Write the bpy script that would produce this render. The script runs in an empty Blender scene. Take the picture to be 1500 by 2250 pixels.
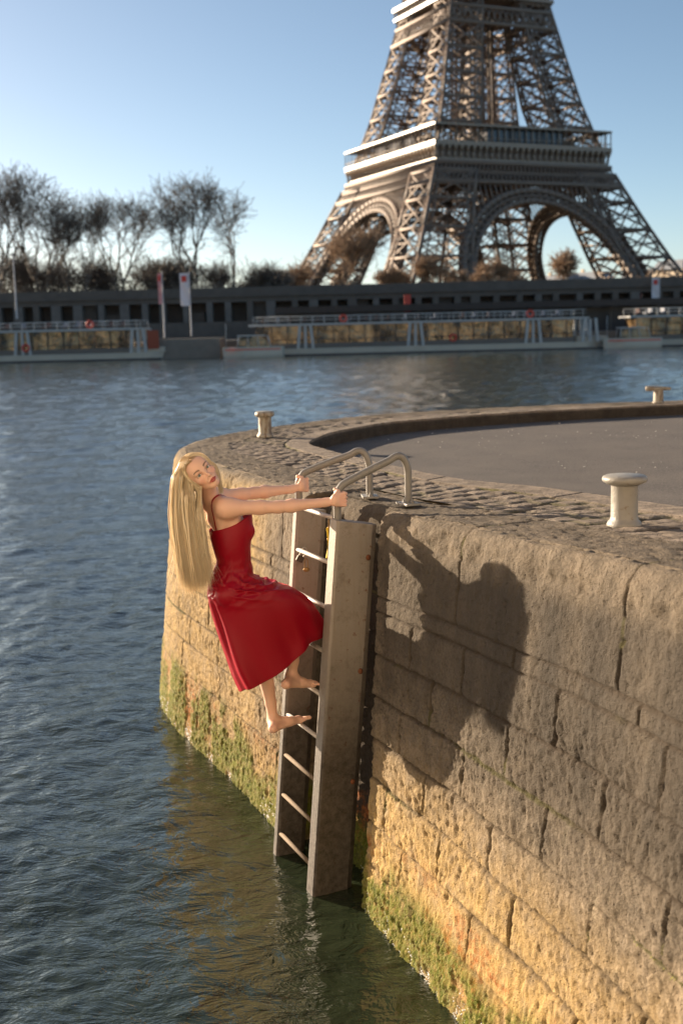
import bpy, bmesh, math, random
import numpy as np
from mathutils import Vector, Matrix, Euler
PI=math.pi; R=math.radians
rng=np.random.default_rng(7); random.seed(7)
SC=bpy.context.scene; COL=SC.collection
# ------------------------------------------------------------------ camera
F_PX=2600.0; PITCH=math.atan(400/2600); ROLL=R(1.4); CZ=3.25
cd=bpy.data.cameras.new('camera'); cam=bpy.data.objects.new('camera',cd); COL.objects.link(cam); SC.camera=cam
cd.sensor_fit='VERTICAL'; cd.sensor_height=36; cd.lens=F_PX/2250*36; cd.clip_start=.1; cd.clip_end=6000
cam.matrix_world=Matrix.Translation((0,0,CZ))@Matrix.Rotation(PI/2-PITCH,4,'X')@Matrix.Rotation(-ROLL,4,'Z')
cd.dof.use_dof=True; cd.dof.focus_distance=6.45; cd.dof.aperture_fstop=2.3
SC.render.resolution_x=682; SC.render.resolution_y=1024
# ------------------------------------------------------------------ world, sun
SUN_AZ=(-.80,.60); SUN_EL=R(13.0)
w=bpy.data.worlds.new("World"); SC.world=w; w.use_nodes=True; nt=w.node_tree
sky=nt.nodes.new('ShaderNodeTexSky'); sky.sky_type='NISHITA'; sky.sun_disc=False
sky.sun_elevation=SUN_EL; sky.sun_rotation=math.atan2(SUN_AZ[0],SUN_AZ[1])
sky.altitude=40; sky.air_density=.6; sky.dust_density=.6; sky.ozone_density=4
bg=nt.nodes['Background']; bg.inputs[1].default_value=.091
tint=nt.nodes.new('ShaderNodeMixRGB');tint.blend_type='MULTIPLY';tint.inputs[0].default_value=1;tint.inputs[2].default_value=(1.40,1.03,.715,1)   # hazier, whiter air
nt.links.new(sky.outputs[0],tint.inputs[1]);nt.links.new(tint.outputs[0],bg.inputs[0])
sl=bpy.data.lights.new('sun','SUN'); sl.energy=5.0; sl.angle=R(.5); sl.color=(1,.80,.58)
so=bpy.data.objects.new('sun',sl); COL.objects.link(so)
L=Vector((SUN_AZ[0]*math.cos(SUN_EL),SUN_AZ[1]*math.cos(SUN_EL),math.sin(SUN_EL))).normalized()
so.rotation_euler=L.to_track_quat('Z','Y').to_euler(); so.location=(-20,20,20)
SC.view_settings.view_transform='Standard'; SC.view_settings.look='None'; SC.view_settings.gamma=1
SC.view_settings.exposure=1.36
# ------------------------------------------------------------------ pixel helpers (photo px 1500x2250 -> world)
def ray(px,py):
    a,b=px-750,py-1125;c,s=math.cos(ROLL),math.sin(ROLL)
    x,y=(a*c-b*s)/F_PX,-(a*s+b*c)/F_PX
    return np.array([x,math.cos(PITCH)+y*math.sin(PITCH),-math.sin(PITCH)+y*math.cos(PITCH)])
def atz(px,py,z):
    d=ray(px,py);return d*((z-CZ)/d[2])+np.array([0,0,CZ])
def atY(px,py,Y):
    d=ray(px,py);return d*(Y/d[1])+np.array([0,0,CZ])
# ------------------------------------------------------------------ object helpers
def tag(o,label=None,cat=None,group=None,kind=None):
    if label:o['label']=label
    if cat:o['category']=cat
    if group:o['group']=group
    if kind:o['kind']=kind
    return o
def empty(name,loc=(0,0,0),rz=0):
    o=bpy.data.objects.new(name,None);COL.objects.link(o);o.location=loc;o.rotation_euler=(0,0,rz);o.empty_display_size=.2;return o
def mesh(name,V,Fc,mat,parent=None,smooth=False,attrs=None,uv=None):
    me=bpy.data.meshes.new(name)
    V=np.asarray(V,dtype=np.float32)
    if isinstance(Fc,np.ndarray):
        n=Fc.shape[1]; me.vertices.add(len(V)); me.vertices.foreach_set('co',V.ravel())
        me.loops.add(Fc.size); me.loops.foreach_set('vertex_index',Fc.ravel().astype(np.int32))
        me.polygons.add(len(Fc)); me.polygons.foreach_set('loop_start',np.arange(0,Fc.size,n,dtype=np.int32))
        me.update(calc_edges=True)
    else: me.from_pydata([tuple(map(float,v)) for v in V],[],Fc)
    me.validate()
    if smooth: me.polygons.foreach_set('use_smooth',np.ones(len(me.polygons),dtype=bool))
    if attrs:
        for k,a in attrs.items():
            a=np.asarray(a,dtype=np.float32)
            if a.ndim==2:
                at=me.attributes.new(k,'FLOAT_COLOR','POINT'); at.data.foreach_set('color',np.c_[a,np.ones(len(a))].astype(np.float32).ravel())
            else:
                at=me.attributes.new(k,'FLOAT','POINT'); at.data.foreach_set('value',a)
    if mat: me.materials.append(mat)
    me.update()
    o=bpy.data.objects.new(name,me);COL.objects.link(o)
    if parent:o.parent=parent
    return o
def gridfaces(nr,nc,wrap=False):
    i=np.arange(nr-1)[:,None];j=np.arange(nc if wrap else nc-1)[None]
    j2=(j+1)%nc
    return np.stack([i*nc+j,i*nc+j2,(i+1)*nc+j2,(i+1)*nc+j],-1).reshape(-1,4)
class MB:                                   # collects shapes, links them as ONE mesh object
    def __init__(s): s.v=[];s.f=[];s.n=0
    def add(s,V,Fc):
        s.v.append(np.asarray(V,float)); s.f+= [tuple(i+s.n for i in f) for f in Fc]; s.n+=len(V); return s
    def box(s,c,d,M=None):
        d=np.array(d)/2; V=np.array([[x,y,z] for x in(-1,1) for y in(-1,1) for z in(-1,1)])*d
        if M is not None: V=V@np.array(M).T
        return s.add(V+np.array(c),[(0,1,3,2),(4,6,7,5),(0,4,5,1),(2,3,7,6),(0,2,6,4),(1,5,7,3)])
    def bar(s,a,b,w,h=None,up=(0,0,1)):
        a=np.array(a,float);b=np.array(b,float);h=h or w;d=b-a;l=np.linalg.norm(d)
        if l<1e-6:return s
        d/=l;u=np.array(up,float)
        if abs(d@u)>.98:u=np.array([1.,0,0])
        x=np.cross(d,u);x/=np.linalg.norm(x);y=np.cross(x,d)
        return s.box((a+b)/2,(w,l,h),np.array([x,d,y]).T)
    def tube(s,P,r,n=10,cap=True):
        P=np.array(P,float);r=np.broadcast_to(np.array(r,float),(len(P),))
        T=np.gradient(P,axis=0);T/=np.linalg.norm(T,axis=1)[:,None]+1e-12
        u=np.array([0,0,1.]) if abs(T[0][2])<.9 else np.array([1.,0,0])
        V=[]
        x=np.cross(T[0],u);x/=np.linalg.norm(x)
        for p,t,q in zip(P,T,r):
            x=x-t*(x@t);x/=np.linalg.norm(x);y=np.cross(t,x)
            a=np.arange(n)*2*PI/n; V.append(p+q*(np.cos(a)[:,None]*x+np.sin(a)[:,None]*y))
        V=np.concatenate(V);Fc=[tuple(f) for f in gridfaces(len(P),n,True)]
        if cap: Fc+=[tuple(range(n))[::-1],tuple(range(len(V)-n,len(V)))]
        return s.add(V,Fc)
    def lathe(s,prof,c=(0,0,0),n=32):
        a=np.arange(n)*2*PI/n;V=[]
        for r,z in prof: V.append(np.c_[r*np.cos(a),r*np.sin(a),np.full(n,z)])
        V=np.concatenate(V)+np.array(c);Fc=[tuple(f) for f in gridfaces(len(prof),n,True)]
        Fc+=[tuple(range(n))[::-1],tuple(range(len(V)-n,len(V)))]
        return s.add(V,Fc)
    def build(s,name,mat,parent=None,smooth=False,bevel=0):
        o=mesh(name,np.concatenate(s.v),s.f,mat,parent,smooth)
        if bevel:
            m=o.modifiers.new('b','BEVEL');m.width=bevel;m.segments=2;m.limit_method='ANGLE'
        return o
def autosmooth(o,ang=40):
    bm=bmesh.new();bm.from_mesh(o.data);bmesh.ops.recalc_face_normals(bm,faces=bm.faces)
    for e in bm.edges: e.smooth= len(e.link_faces)==2 and e.calc_face_angle(0)<R(ang)
    for f in bm.faces:f.smooth=True
    bm.to_mesh(o.data);bm.free();return o
def barsnp(P,Q,W,name,mat,parent=None):      # many straight bars, vectorised, as ONE mesh
    P=np.array(P,float);Q=np.array(Q,float);W=np.broadcast_to(np.array(W,float),(len(P),))
    d=Q-P;l=np.linalg.norm(d,axis=1)[:,None];d=d/np.maximum(l,1e-9)
    u=np.where(np.abs(d[:,2:3])>.95,np.array([[1.,0,0]]),np.array([[0,0,1.]]))
    x=np.cross(d,u);x/=np.linalg.norm(x,axis=1)[:,None];y=np.cross(x,d)
    h=(W/2)[:,None]
    c=[(-1,-1),(1,-1),(1,1),(-1,1)]
    V=np.stack([E+x*h*a+y*h*b for E in(P,Q) for a,b in c],1).reshape(-1,3)
    f=np.array([[0,1,5,4],[1,2,6,5],[2,3,7,6],[3,0,4,7],[3,2,1,0],[4,5,6,7]])
    Fc=(np.arange(len(P))[:,None,None]*8+f[None]).reshape(-1,4)
    return mesh(name,V,Fc,mat,parent)
# ------------------------------------------------------------------ numpy noise
_T=rng.random((256,256,8)).astype(np.float32)
def vn(x,y,k=0):
    xi=np.floor(x).astype(int);yi=np.floor(y).astype(int);fx=x-xi;fy=y-yi
    fx=fx*fx*(3-2*fx);fy=fy*fy*(3-2*fy)
    t=lambda a,b:_T[a&255,b&255,k]
    return (t(xi,yi)*(1-fx)+t(xi+1,yi)*fx)*(1-fy)+(t(xi,yi+1)*(1-fx)+t(xi+1,yi+1)*fx)*fy
def fbm(x,y,o=4,k=0,g=.5):
    s=0;a=1;t=0
    for i in range(o): s=s+a*vn(x*2**i+17.3*i,y*2**i+9.1*i,(k+i)%8);t+=a;a*=g
    return s/t
def sstep(a,b,x):
    t=np.clip((x-a)/(b-a),0,1);return t*t*(3-2*t)
def resample(P,n=None,step=None,closed=False):   # smooth (Catmull-Rom) polyline through points
    P=np.array(P,float);Q=[]
    E=np.vstack([2*P[0]-P[1],P,2*P[-1]-P[-2]])
    for i in range(1,len(E)-2):
        p0,p1,p2,p3=E[i-1:i+3]
        for t in np.linspace(0,1,24,endpoint=False):
            Q.append(.5*((2*p1)+(-p0+p2)*t+(2*p0-5*p1+4*p2-p3)*t*t+(-p0+3*p1-3*p2+p3)*t**3))
    Q.append(E[-2]);Q=np.array(Q)
    s=np.r_[0,np.cumsum(np.linalg.norm(np.diff(Q[:,:3] if Q.shape[1]>2 else Q,axis=0),axis=1))]
    if n is None:n=max(2,int(s[-1]/step)+1)
    u=np.linspace(0,s[-1],n)
    return np.stack([np.interp(u,s,Q[:,k]) for k in range(Q.shape[1])],1)
# ------------------------------------------------------------------ node helpers
class NT:
    def __init__(s,name):
        s.m=bpy.data.materials.new(name);s.m.use_nodes=True;s.t=s.m.node_tree;s.b=s.t.nodes['Principled BSDF'];s.out=s.t.nodes['Material Output'];s.tc=None
    def n(s,ty,**k):
        o=s.t.nodes.new('ShaderNode'+ty)
        for a,v in k.items(): setattr(o,a,v)
        return o
    def L(s,a,b): s.t.links.new(a,b)
    def co(s,kind='Object',scale=(1,1,1)):
        if s.tc is None:s.tc=s.n('TexCoord')
        m=s.n('Mapping');m.inputs['Scale'].default_value=scale;s.L(s.tc.outputs[kind],m.inputs[0]);return m.outputs[0]
    def noise(s,sc,det=4,rough=.5,vec=None,dist=0):
        o=s.n('TexNoise');o.inputs['Scale'].default_value=sc;o.inputs['Detail'].default_value=det;o.inputs['Roughness'].default_value=rough;o.inputs['Distortion'].default_value=dist
        s.L(vec if vec is not None else s.co(),o.inputs['Vector']);return o.outputs['Fac']
    def vor(s,sc,vec=None,feat='F1'):
        o=s.n('TexVoronoi');o.inputs['Scale'].default_value=sc;o.feature=feat;s.L(vec if vec is not None else s.co(),o.inputs['Vector']);return o.outputs['Distance']
    def ramp(s,f,stops):
        o=s.n('ValToRGB');e=o.color_ramp.elements
        while len(e)<len(stops):e.new(.5)
        for el,(p,c) in zip(e,stops):
            el.position=p;el.color=(*c,1) if isinstance(c,(tuple,list)) else (c,c,c,1)
        s.L(f,o.inputs[0]);return o.outputs[0]
    def mix(s,f,a,b,mode='MIX'):
        o=s.n('MixRGB',blend_type=mode)
        for i,v in enumerate((f,a,b)):
            if hasattr(v,'node'): s.L(v,o.inputs[i])
            elif i==0:o.inputs[0].default_value=v
            else:o.inputs[i].default_value=(*v,1) if isinstance(v,(tuple,list)) else (v,v,v,1)
        return o.outputs[0]
    def math(s,op,a,b=0,clamp=False):
        o=s.n('Math',operation=op,use_clamp=clamp)
        for i,v in enumerate((a,b)):
            if hasattr(v,'node'): s.L(v,o.inputs[i])
            else:o.inputs[i].default_value=v
        return o.outputs[0]
    def attr(s,name,col=False):
        o=s.n('Attribute');o.attribute_name=name;return o.outputs['Color' if col else 'Fac']
    def sep(s,v):
        o=s.n('SeparateXYZ');s.L(v,o.inputs[0]);return o.outputs
    def bump(s,h,dist=.01,strength=1,nrm=None):
        o=s.n('Bump');o.inputs['Strength'].default_value=strength;o.inputs['Distance'].default_value=dist;s.L(h,o.inputs['Height'])
        if nrm is not None:s.L(nrm,o.inputs['Normal'])
        return o.outputs[0]
    def set(s,**k):
        for a,v in k.items():
            i=s.b.inputs[a.replace('_',' ')]
            if hasattr(v,'node'):s.L(v,i)
            else:i.default_value=(*v,1) if isinstance(v,(tuple,list)) and len(v)==3 and i.type=='RGBA' else v
        return s.m
def simple(name,col,rough=.6,metal=0,var=.15,sc=8,bump=0,bsc=60,**k):
    t=NT(name);f=t.noise(sc,5,.6)
    c=t.mix(f,tuple(x*(1-var) for x in col),tuple(min(1,x*(1+var)) for x in col))
    t.set(Base_Color=c,Roughness=rough,Metallic=metal)
    if bump:t.set(Normal=t.bump(t.noise(bsc,4,.6),bump,1))
    for a,v in k.items():t.set(**{a:v})
    return t.m
# ------------------------------------------------------------------ materials
M={}
def stone_material(name,base,lite,dark,moss=True):
    t=NT(name)
    big=t.noise(1.3,4,.6);mid=t.noise(7,6,.65);fine=t.noise(70,4,.7)
    streak=t.noise(1,4,.6,vec=t.co(scale=(16,16,1.1)))
    c=t.mix(t.ramp(mid,[(.3,0),(.7,1)]),base,lite)
    c=t.mix(t.ramp(big,[(.35,0),(.65,.55)]),c,dark)
    c=t.mix(t.ramp(streak,[(.5,0),(.72,.55)]),c,tuple(x*.45 for x in dark))
    c=t.mix(t.ramp(streak,[(.26,.45),(.36,0)]),c,tuple(min(.6,x*1.5) for x in lite))
    c=t.mix(t.ramp(fine,[(.36,.65),(.56,0)]),c,tuple(x*.5 for x in dark))
    c=t.mix(t.math('MULTIPLY',t.attr('rnd'),.85),c,tuple(x*.7 for x in base))
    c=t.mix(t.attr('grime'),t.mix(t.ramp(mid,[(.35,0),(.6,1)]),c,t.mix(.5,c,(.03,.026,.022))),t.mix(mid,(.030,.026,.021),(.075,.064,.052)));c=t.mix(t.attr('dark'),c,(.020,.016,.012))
    c=t.mix(t.math('MULTIPLY',t.attr('ochre'),t.ramp(t.noise(9,5,.7),[(.3,.3),(.6,1)])),c,(.55,.37,.14))
    c=t.mix(t.math('MULTIPLY',t.attr('orange'),t.ramp(t.noise(14,5,.7),[(.45,0),(.6,1)])),c,(.38,.13,.035))
    c=t.mix(t.math('MULTIPLY',t.attr('moss'),t.ramp(t.noise(30,5,.75),[(.35,.4),(.55,1)])),c,t.mix(t.noise(12,3,.6),(.20,.19,.015),(.035,.075,.014)))
    c=t.mix(t.attr('joint'),c,(.05,.036,.024))
    t.set(Base_Color=c,Roughness=.92)
    t.b.inputs['Specular IOR Level'].default_value=.25
    h=t.math('ADD',t.math('MULTIPLY',t.noise(26,3,.6),1.0),t.math('MULTIPLY',fine,.6));h=t.math('ADD',h,t.math('MULTIPLY',t.noise(190,3,.7),.35))
    h=t.math('SUBTRACT',h,t.math('MULTIPLY',t.ramp(t.vor(42),[(.08,1),(.2,0)]),.8))
    t.set(Normal=t.bump(h,.018,1))
    return t.m
M['wall']=stone_material('weathered_stone',(.31,.252,.186),(.44,.36,.262),(.18,.145,.107))
M['paving']=stone_material('worn_paving',(.44,.36,.285),(.58,.485,.385),(.30,.245,.195))
t=NT('asphalt');f=t.noise(85,4,.85);g=t.noise(2.2,4,.6)
c=t.mix(t.ramp(f,[(.36,0),(.66,1)]),(.028,.025,.023),(.19,.168,.152));c=t.mix(t.ramp(g,[(.35,0),(.7,.5)]),c,(.16,.138,.12))
c=t.mix(t.ramp(t.vor(34),[(.05,1),(.1,0)]),c,(.26,.23,.2))
t.set(Base_Color=c,Roughness=.85,Normal=t.bump(f,.012,1));M['asphalt']=t.m
# ================================================================== QUAY
def zrise(Y): 
    return .045*np.log1p(np.exp((6.4-np.asarray(Y,float))/.35))*.35
def zq(Y): return 2.25+np.minimum(zrise(Y),.25)
# wall head line (x, y, batter offset), from beyond the right of the picture round the tip to the far side
TL=[(3.6,-6,.27),(2.9,-3,.27),(2.2,-.5,.27),(1.72,2.0,.27),(1.5,3.0,.27),(1.24,3.93,.27),(1.01,4.61,.26),(.80,5.1,.25),(.57,5.644,.22),(.36,6.05,.18),(.197,6.384,.14),(.0,6.72,.13),(-.18,7.1,.13),
    (-.38,7.55,.13),(-.68,8.25,.13),(-1.0,8.95,.14),(-1.27,9.6,.16),(-1.44,10.2,.2),(-1.46,10.8,.24),(-1.34,11.4,.26),(-1.1,12.05,.27),(-.80,12.6,.27),(-.24,13.45,.27),(.3,13.98,.27),(.98,14.4,.25),(2.0,14.85,.25),(3.24,15.15,.25),(4.5,15.35,.25),(8,15.9,.25),(16,17,.25),(40,20,.25),(90,26,.25)]
TR=resample(np.array(TL),n=9000)
_s=np.r_[0,np.cumsum(np.hypot(*np.diff(TR[:,:2],axis=0).T))]
# s = 0 close to the photo's right edge
i0=np.argmin(np.hypot(TR[:,0]-1.24,TR[:,1]-3.93));_s=_s-_s[i0]
ks=np.concatenate([np.arange(_s[0],-1.2,.12),np.arange(-1.2,-.1,.025),np.arange(-.1,6.3,.0095),np.arange(6.3,12,.035),np.arange(12,18,.1),np.arange(18,_s[-1],1.5)])
S=ks;NX=np.interp(S,_s,TR[:,0]);NY=np.interp(S,_s,TR[:,1]);BT=np.interp(S,_s,TR[:,2])
dx=np.gradient(NX,S);dy=np.gradient(NY,S);l=np.hypot(dx,dy);NO=np.stack([-dy/l,dx/l],1)     # left normal of the direction of travel = outward
if (NO[len(S)//3]@np.array([-1,0]))<0: NO=-NO
ZH=np.minimum(zrise(NY),.25)
LS0=_s[np.argmin(np.hypot(TR[:,0]-.197,TR[:,1]-6.384))]        # right edge of the ladder slot
LS1=LS0+.98
# profile: rows of (outward offset, z) ; o=0 is the wall head
rw=np.arange(-.7,2.10,.0095);NR=18
na=np.linspace(0,PI/2,NR);rn=.085
top=np.arange(-.105,-.50,-.014)
O=[];Z=[];part=[]
for z in rw: O.append(('w',z))
for a in na: O.append(('n',a))
for o in top: O.append(('t',o))
nr=len(O);nc=len(S)
zr=np.zeros((nr,nc));off=np.zeros((nr,nc))
headz=2.25+ZH
for i,(k,v) in enumerate(O):
    if k=='w':
        z=v+(ZH*np.clip((v-1.2)/1.05,0,1)); off[i]=BT*(1-v/2.16); zr[i]=z
    elif k=='n':
        z0=2.10+ZH*.86; off[i]=(BT*(1-2.10/2.16))+(-rn*1.15*(1-math.cos(v))); zr[i]=z0+(headz-z0)*math.sin(v)
    else: off[i]=v; zr[i]=headz+.02*(-.1-v)/.4*0
SS=np.broadcast_to(S,(nr,nc));VV=np.zeros((nr,nc))
VV[:len(rw)]=rw[:,None];VV[len(rw):]=2.10+(np.arange(nr-len(rw))*.0135)[:,None]
wallrow=(np.arange(nr)<len(rw)+NR//2)[:,None]&np.ones((1,nc),bool)
# ---- courses
CRS=[-.9,-.62,-.3,0,.27,.51,.765,.99,1.23,1.465,1.70,1.785,9]
JV={3:[1.01,1.9,2.7],4:[.52,1.438,2.208],5:[.077,1.09,1.822,2.452],6:[.505,1.33,2.025,2.655],7:[.025,.913,1.655,2.32],8:[.515,1.267,2.023],9:[.15,.91,1.725,2.247],10:[.348,1.279],11:[.51,1.83]}
zj=VV+.012*(vn(SS*.8,VV*0+3,2)-.5)
disp=np.zeros((nr,nc));joint=np.zeros((nr,nc));rnd=np.zeros((nr,nc));hj=np.full((nr,nc),1.)
ci=np.zeros((nr,nc),int)
for k in range(len(CRS)-1): ci[(zj>=CRS[k])&(zj<CRS[k+1])]=k
for k in range(len(CRS)-1):
    m=ci==k
    js=list(JV.get(k,[]));last=max(js) if js else 2.8;first=min(js) if js else 0
    r=random.Random(k)
    sp=1.35 if k==11 else .76
    x=max(last,2.6)
    while x<110: x+=sp*r.uniform(.8,1.25);js.append(x)
    x=first
    while x>-12: x-=sp*r.uniform(.8,1.25);js.append(x)
    js=np.array(sorted(js));wob=.006*(vn(SS*0+k,VV*9,1)-.5)
    b=np.searchsorted(js,SS+wob)
    rv=np.random.default_rng(k+50).random(len(js)+2)
    rnd=np.where(m,rv[np.clip(b,0,len(rv)-1)],rnd)
    d1=np.abs(SS+wob-js[np.clip(b,0,len(js)-1)]);d2=np.abs(SS+wob-js[np.clip(b-1,0,len(js)-1)]);dv=np.minimum(d1,d2)
    dh=np.minimum(np.abs(zj-CRS[k]),np.abs(CRS[k+1]-zj))
    jw=.5+1.0*vn(SS*1.5,VV*4,4)
    jv=1-sstep(.0035,.010,dv/np.maximum(jw,.4))
    jh=(1-sstep(.004,.012,dh/np.maximum(jw,.4)))*(.7+.3*vn(SS*2,VV*6,6))
    fade=sstep(.18,.42,VV)*.8+.2                                   # joints filled by growth near the water
    J=np.maximum(jv,jh*.95)*fade
    tpm=(np.arange(nr)>=len(rw)+NR//2)[:,None]
    J=np.where(tpm,jv*.6,J)
    joint=np.where(m,J,joint)
    coping=k>=11
    tone=(rv[np.clip(b,0,len(rv)-1)]-.5)
    disp=np.where(m,disp+tone*(.004 if not coping else .002),disp)
disp-=joint*.019
# chisel dressing on the lower courses, coarse pitting everywhere
low=1-sstep(1.45,1.8,VV)
an=np.floor(rnd*5)
ca,sa=np.cos(.5+rnd*1.2),np.sin(.5+rnd*1.2)
u=SS*ca+VV*sa;v=-SS*sa+VV*ca
ch=fbm(u*26,v*62,3,1)
disp+=low*(ch-.5)*.027*(.6+.8*vn(SS*1.7,VV*2.5,3))
disp+=(fbm(SS*7,VV*7,5,2,.6)-.5)*.012
disp+=(fbm(SS*1.2,VV*1.2,2,5)-.5)*.02
pit=vn(SS*23,VV*30,6)*vn(SS*47,VV*52,7);disp-=sstep(.55,.78,pit)*.009;disp+=(1-low)*(fbm(SS*30,VV*30,2,6)-.5)*.012
hole=vn(SS*6.3,VV*9.1,4);disp-=sstep(.975,.998,hole)*.016
# crumbled arris
nose=(np.arange(nr)>=len(rw))[:,None]&(np.arange(nr)<len(rw)+NR)[:,None]
disp-=np.where(nose,sstep(.5,.85,fbm(SS*5,SS*0+VV*8,4,3))*.028,0)
toprow=(np.arange(nr)>=len(rw)+NR-3)[:,None]&np.ones((1,nc),bool)
wav=(fbm(SS*3,VV*9,5,4,.6)-.5)
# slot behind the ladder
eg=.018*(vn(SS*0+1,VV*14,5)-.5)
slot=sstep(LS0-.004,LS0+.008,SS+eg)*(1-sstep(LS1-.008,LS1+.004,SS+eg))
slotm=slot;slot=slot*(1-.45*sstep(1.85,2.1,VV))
ochre=np.clip(sstep(1.15,.25,VV+.5*(fbm(SS*1.1,VV*1.5,3,6)-.5)),0,1)
yel=sstep(3.9,4.6,SS)*(1-sstep(2.1,2.3,VV))*(.35+.5*fbm(SS*2,VV*1.3,4,1))
ochre=np.clip(np.where(SS<3.4,ochre*.85,np.maximum(ochre*.6,yel*.9)),0,1)*(1-slot)
orange=sstep(.62,.3,VV)*sstep(.02,.18,VV)*sstep(.45,.6,fbm(SS*2.2,VV*5,4,2))*.9
mz=.34+.32*fbm(SS*1.6,SS*0+2,4,3)+np.where(SS>4.3,.22*sstep(4.3,7.5,SS),-.10)
moss=sstep(0,.16,mz-VV)*sstep(.40,.55,fbm(SS*5.5,VV*2.6,5,5,.6)+.10*(mz-VV>.25))
moss=np.maximum(moss,sstep(.72,.8,vn(SS*2.1,VV*7,2))*joint*.9)
dark=np.clip(slot*np.where(toprow,.3,.85),0,1)  # ladder recess coloured darker: its shade is put into the colour
wl=sstep(.26,.02,VV+.16*fbm(SS*5,VV*3,4,1))
dark=np.maximum(dark,wl*.55)
# grime at the head of the right-hand wall: soot streaks below the coping
grime=sstep(.75,1.45,VV+.5*(fbm(SS*1.1,VV*.9,4,6)-.5))*sstep(3.6,1.8,SS)*.86*(.55+.75*fbm(SS*6,VV*1.1,4,3))
grime=grime*(1-sstep(2.0,2.16,VV)*.85)
grime=np.maximum(grime,sstep(1.2,1.8,VV)*.30*sstep(.45,.65,fbm(SS*9,VV*.8,4,6))*(SS>3.4)*(np.arange(nr)[:,None]<len(rw)+6))
disp+=moss*(.006+.016*vn(SS*60,VV*38,2))
P=np.zeros((nr,nc,3))
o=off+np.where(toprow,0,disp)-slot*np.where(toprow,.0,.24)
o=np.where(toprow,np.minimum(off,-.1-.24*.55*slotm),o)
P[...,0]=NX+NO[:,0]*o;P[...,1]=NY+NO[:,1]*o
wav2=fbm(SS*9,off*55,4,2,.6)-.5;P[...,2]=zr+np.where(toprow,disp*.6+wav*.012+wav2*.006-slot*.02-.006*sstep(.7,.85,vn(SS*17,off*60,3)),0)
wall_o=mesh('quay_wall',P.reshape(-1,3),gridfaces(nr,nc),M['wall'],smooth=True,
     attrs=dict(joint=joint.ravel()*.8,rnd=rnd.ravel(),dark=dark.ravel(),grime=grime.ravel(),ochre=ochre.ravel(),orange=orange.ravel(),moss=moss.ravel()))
tag(wall_o,'curved stone block quay wall with mossy foot and worn rounded coping','wall')
# ---- cobbled strip and inner kerb stone
KL=[(8.8,-6),(7.6,-3),(6.3,-.5),(4.6,2.0),(3.75,3.0),(3.1,3.95),(2.6,4.75),(2.13,5.65),(1.80,6.33),(1.53,6.84),(1.31,7.2),(1.06,7.5),(.76,7.85),(.50,8.41),(.22,9.07),(.02,9.6),(-.12,10.0),(-.25,10.4),(-.275,10.75),(-.18,11.3),(-.03,11.79),(.2,12.25),(.52,12.78),(.9,13.1),(1.32,13.40),(2.16,13.86),(3.2,14.23),(4.3,14.5),(8,15),(16,16),(40,19),(90,25)]
assert len(KL)==len(TL),(len(KL),len(TL))
tparam=np.array([_s[np.argmin(np.hypot(TR[:,0]-a[0],TR[:,1]-a[1]))] for a in TL])
KR=resample(np.array(KL),n=9000)
ksr=np.r_[0,np.cumsum(np.hypot(*np.diff(KR,axis=0).T))]
kparam=np.array([ksr[np.argmin(np.hypot(KR[:,0]-a[0],KR[:,1]-a[1]))] for a in KL])
S2=np.concatenate([np.arange(_s[0],-1.5,.2),np.arange(-1.5,6.6,.012),np.arange(6.6,13,.03),np.arange(13,20,.15),np.arange(20,_s[-1],2)])
kk=np.interp(S2,tparam,kparam)
KX=np.interp(kk,ksr,KR[:,0]);KY=np.interp(kk,ksr,KR[:,1])
CX=np.interp(S2,S,NX+NO[:,0]*-.485);CY=np.interp(S2,S,NY+NO[:,1]*-.485)
wd=np.hypot(KX-CX,KY-CY);ux,uy=(KX-CX)/wd,(KY-CY)/wd
fr=np.r_[np.linspace(0,1,96),np.full(14,1.)]
nr2=len(fr);W2=np.broadcast_to(wd,(nr2,len(S2)));D=fr[:,None]*W2;SS2=np.broadcast_to(S2,D.shape)
kw=np.minimum(.30,W2*.3)
kerb=(W2-D)<kw
# setts laid in rows across the strip
row=SS2/.145+.5*(vn(SS2*1.5,D*1.5,3)-.5);ri=np.floor(row);rf=row-ri
colw=.20;cp=D/colw+.5*(ri%2)+.3*(_T[ri.astype(int)&255,3,0]-.5);cif=np.floor(cp);cf=cp-cif
rh=_T[ri.astype(int)&255,cif.astype(int)&255,5]
ex=np.minimum(rf,1-rf)*.145;ey=np.minimum(cf,1-cf)*colw
dist=np.minimum(ex,ey)-.012*vn(SS2*22,D*22,2)
dome=sstep(-.002,.032,dist)
farfade=1-sstep(9.5,11.5,SS2)*.8
hc=(dome-1)*.0075*farfade+(rh-.5)*.008+(fbm(SS2*20,D*20,3,1)-.5)*.006
hc=np.where(rh>.88,hc-.012,hc)
hk=.004+(fbm(SS2*9,D*9,4,2)-.5)*.006
je=np.abs(((SS2+.3)%1.1)-.55);kj=(1-sstep(.003,.008,je))*1.
hk=hk-kj*.008
edge=(1-sstep(.0,.012,np.abs((W2-D)-kw)))
h2=np.where(kerb,hk,hc)-edge*.008
h2=h2*sstep(0,.04,D)
P2=np.zeros(D.shape+(3,));P2[...,0]=CX+ux*D;P2[...,1]=CY+uy*D;P2[...,2]=zq(NY[np.searchsorted(S,S2).clip(0,len(S)-1)])[None]*(1-fr[:,None])+zq(KY)[None]*fr[:,None]+h2
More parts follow.
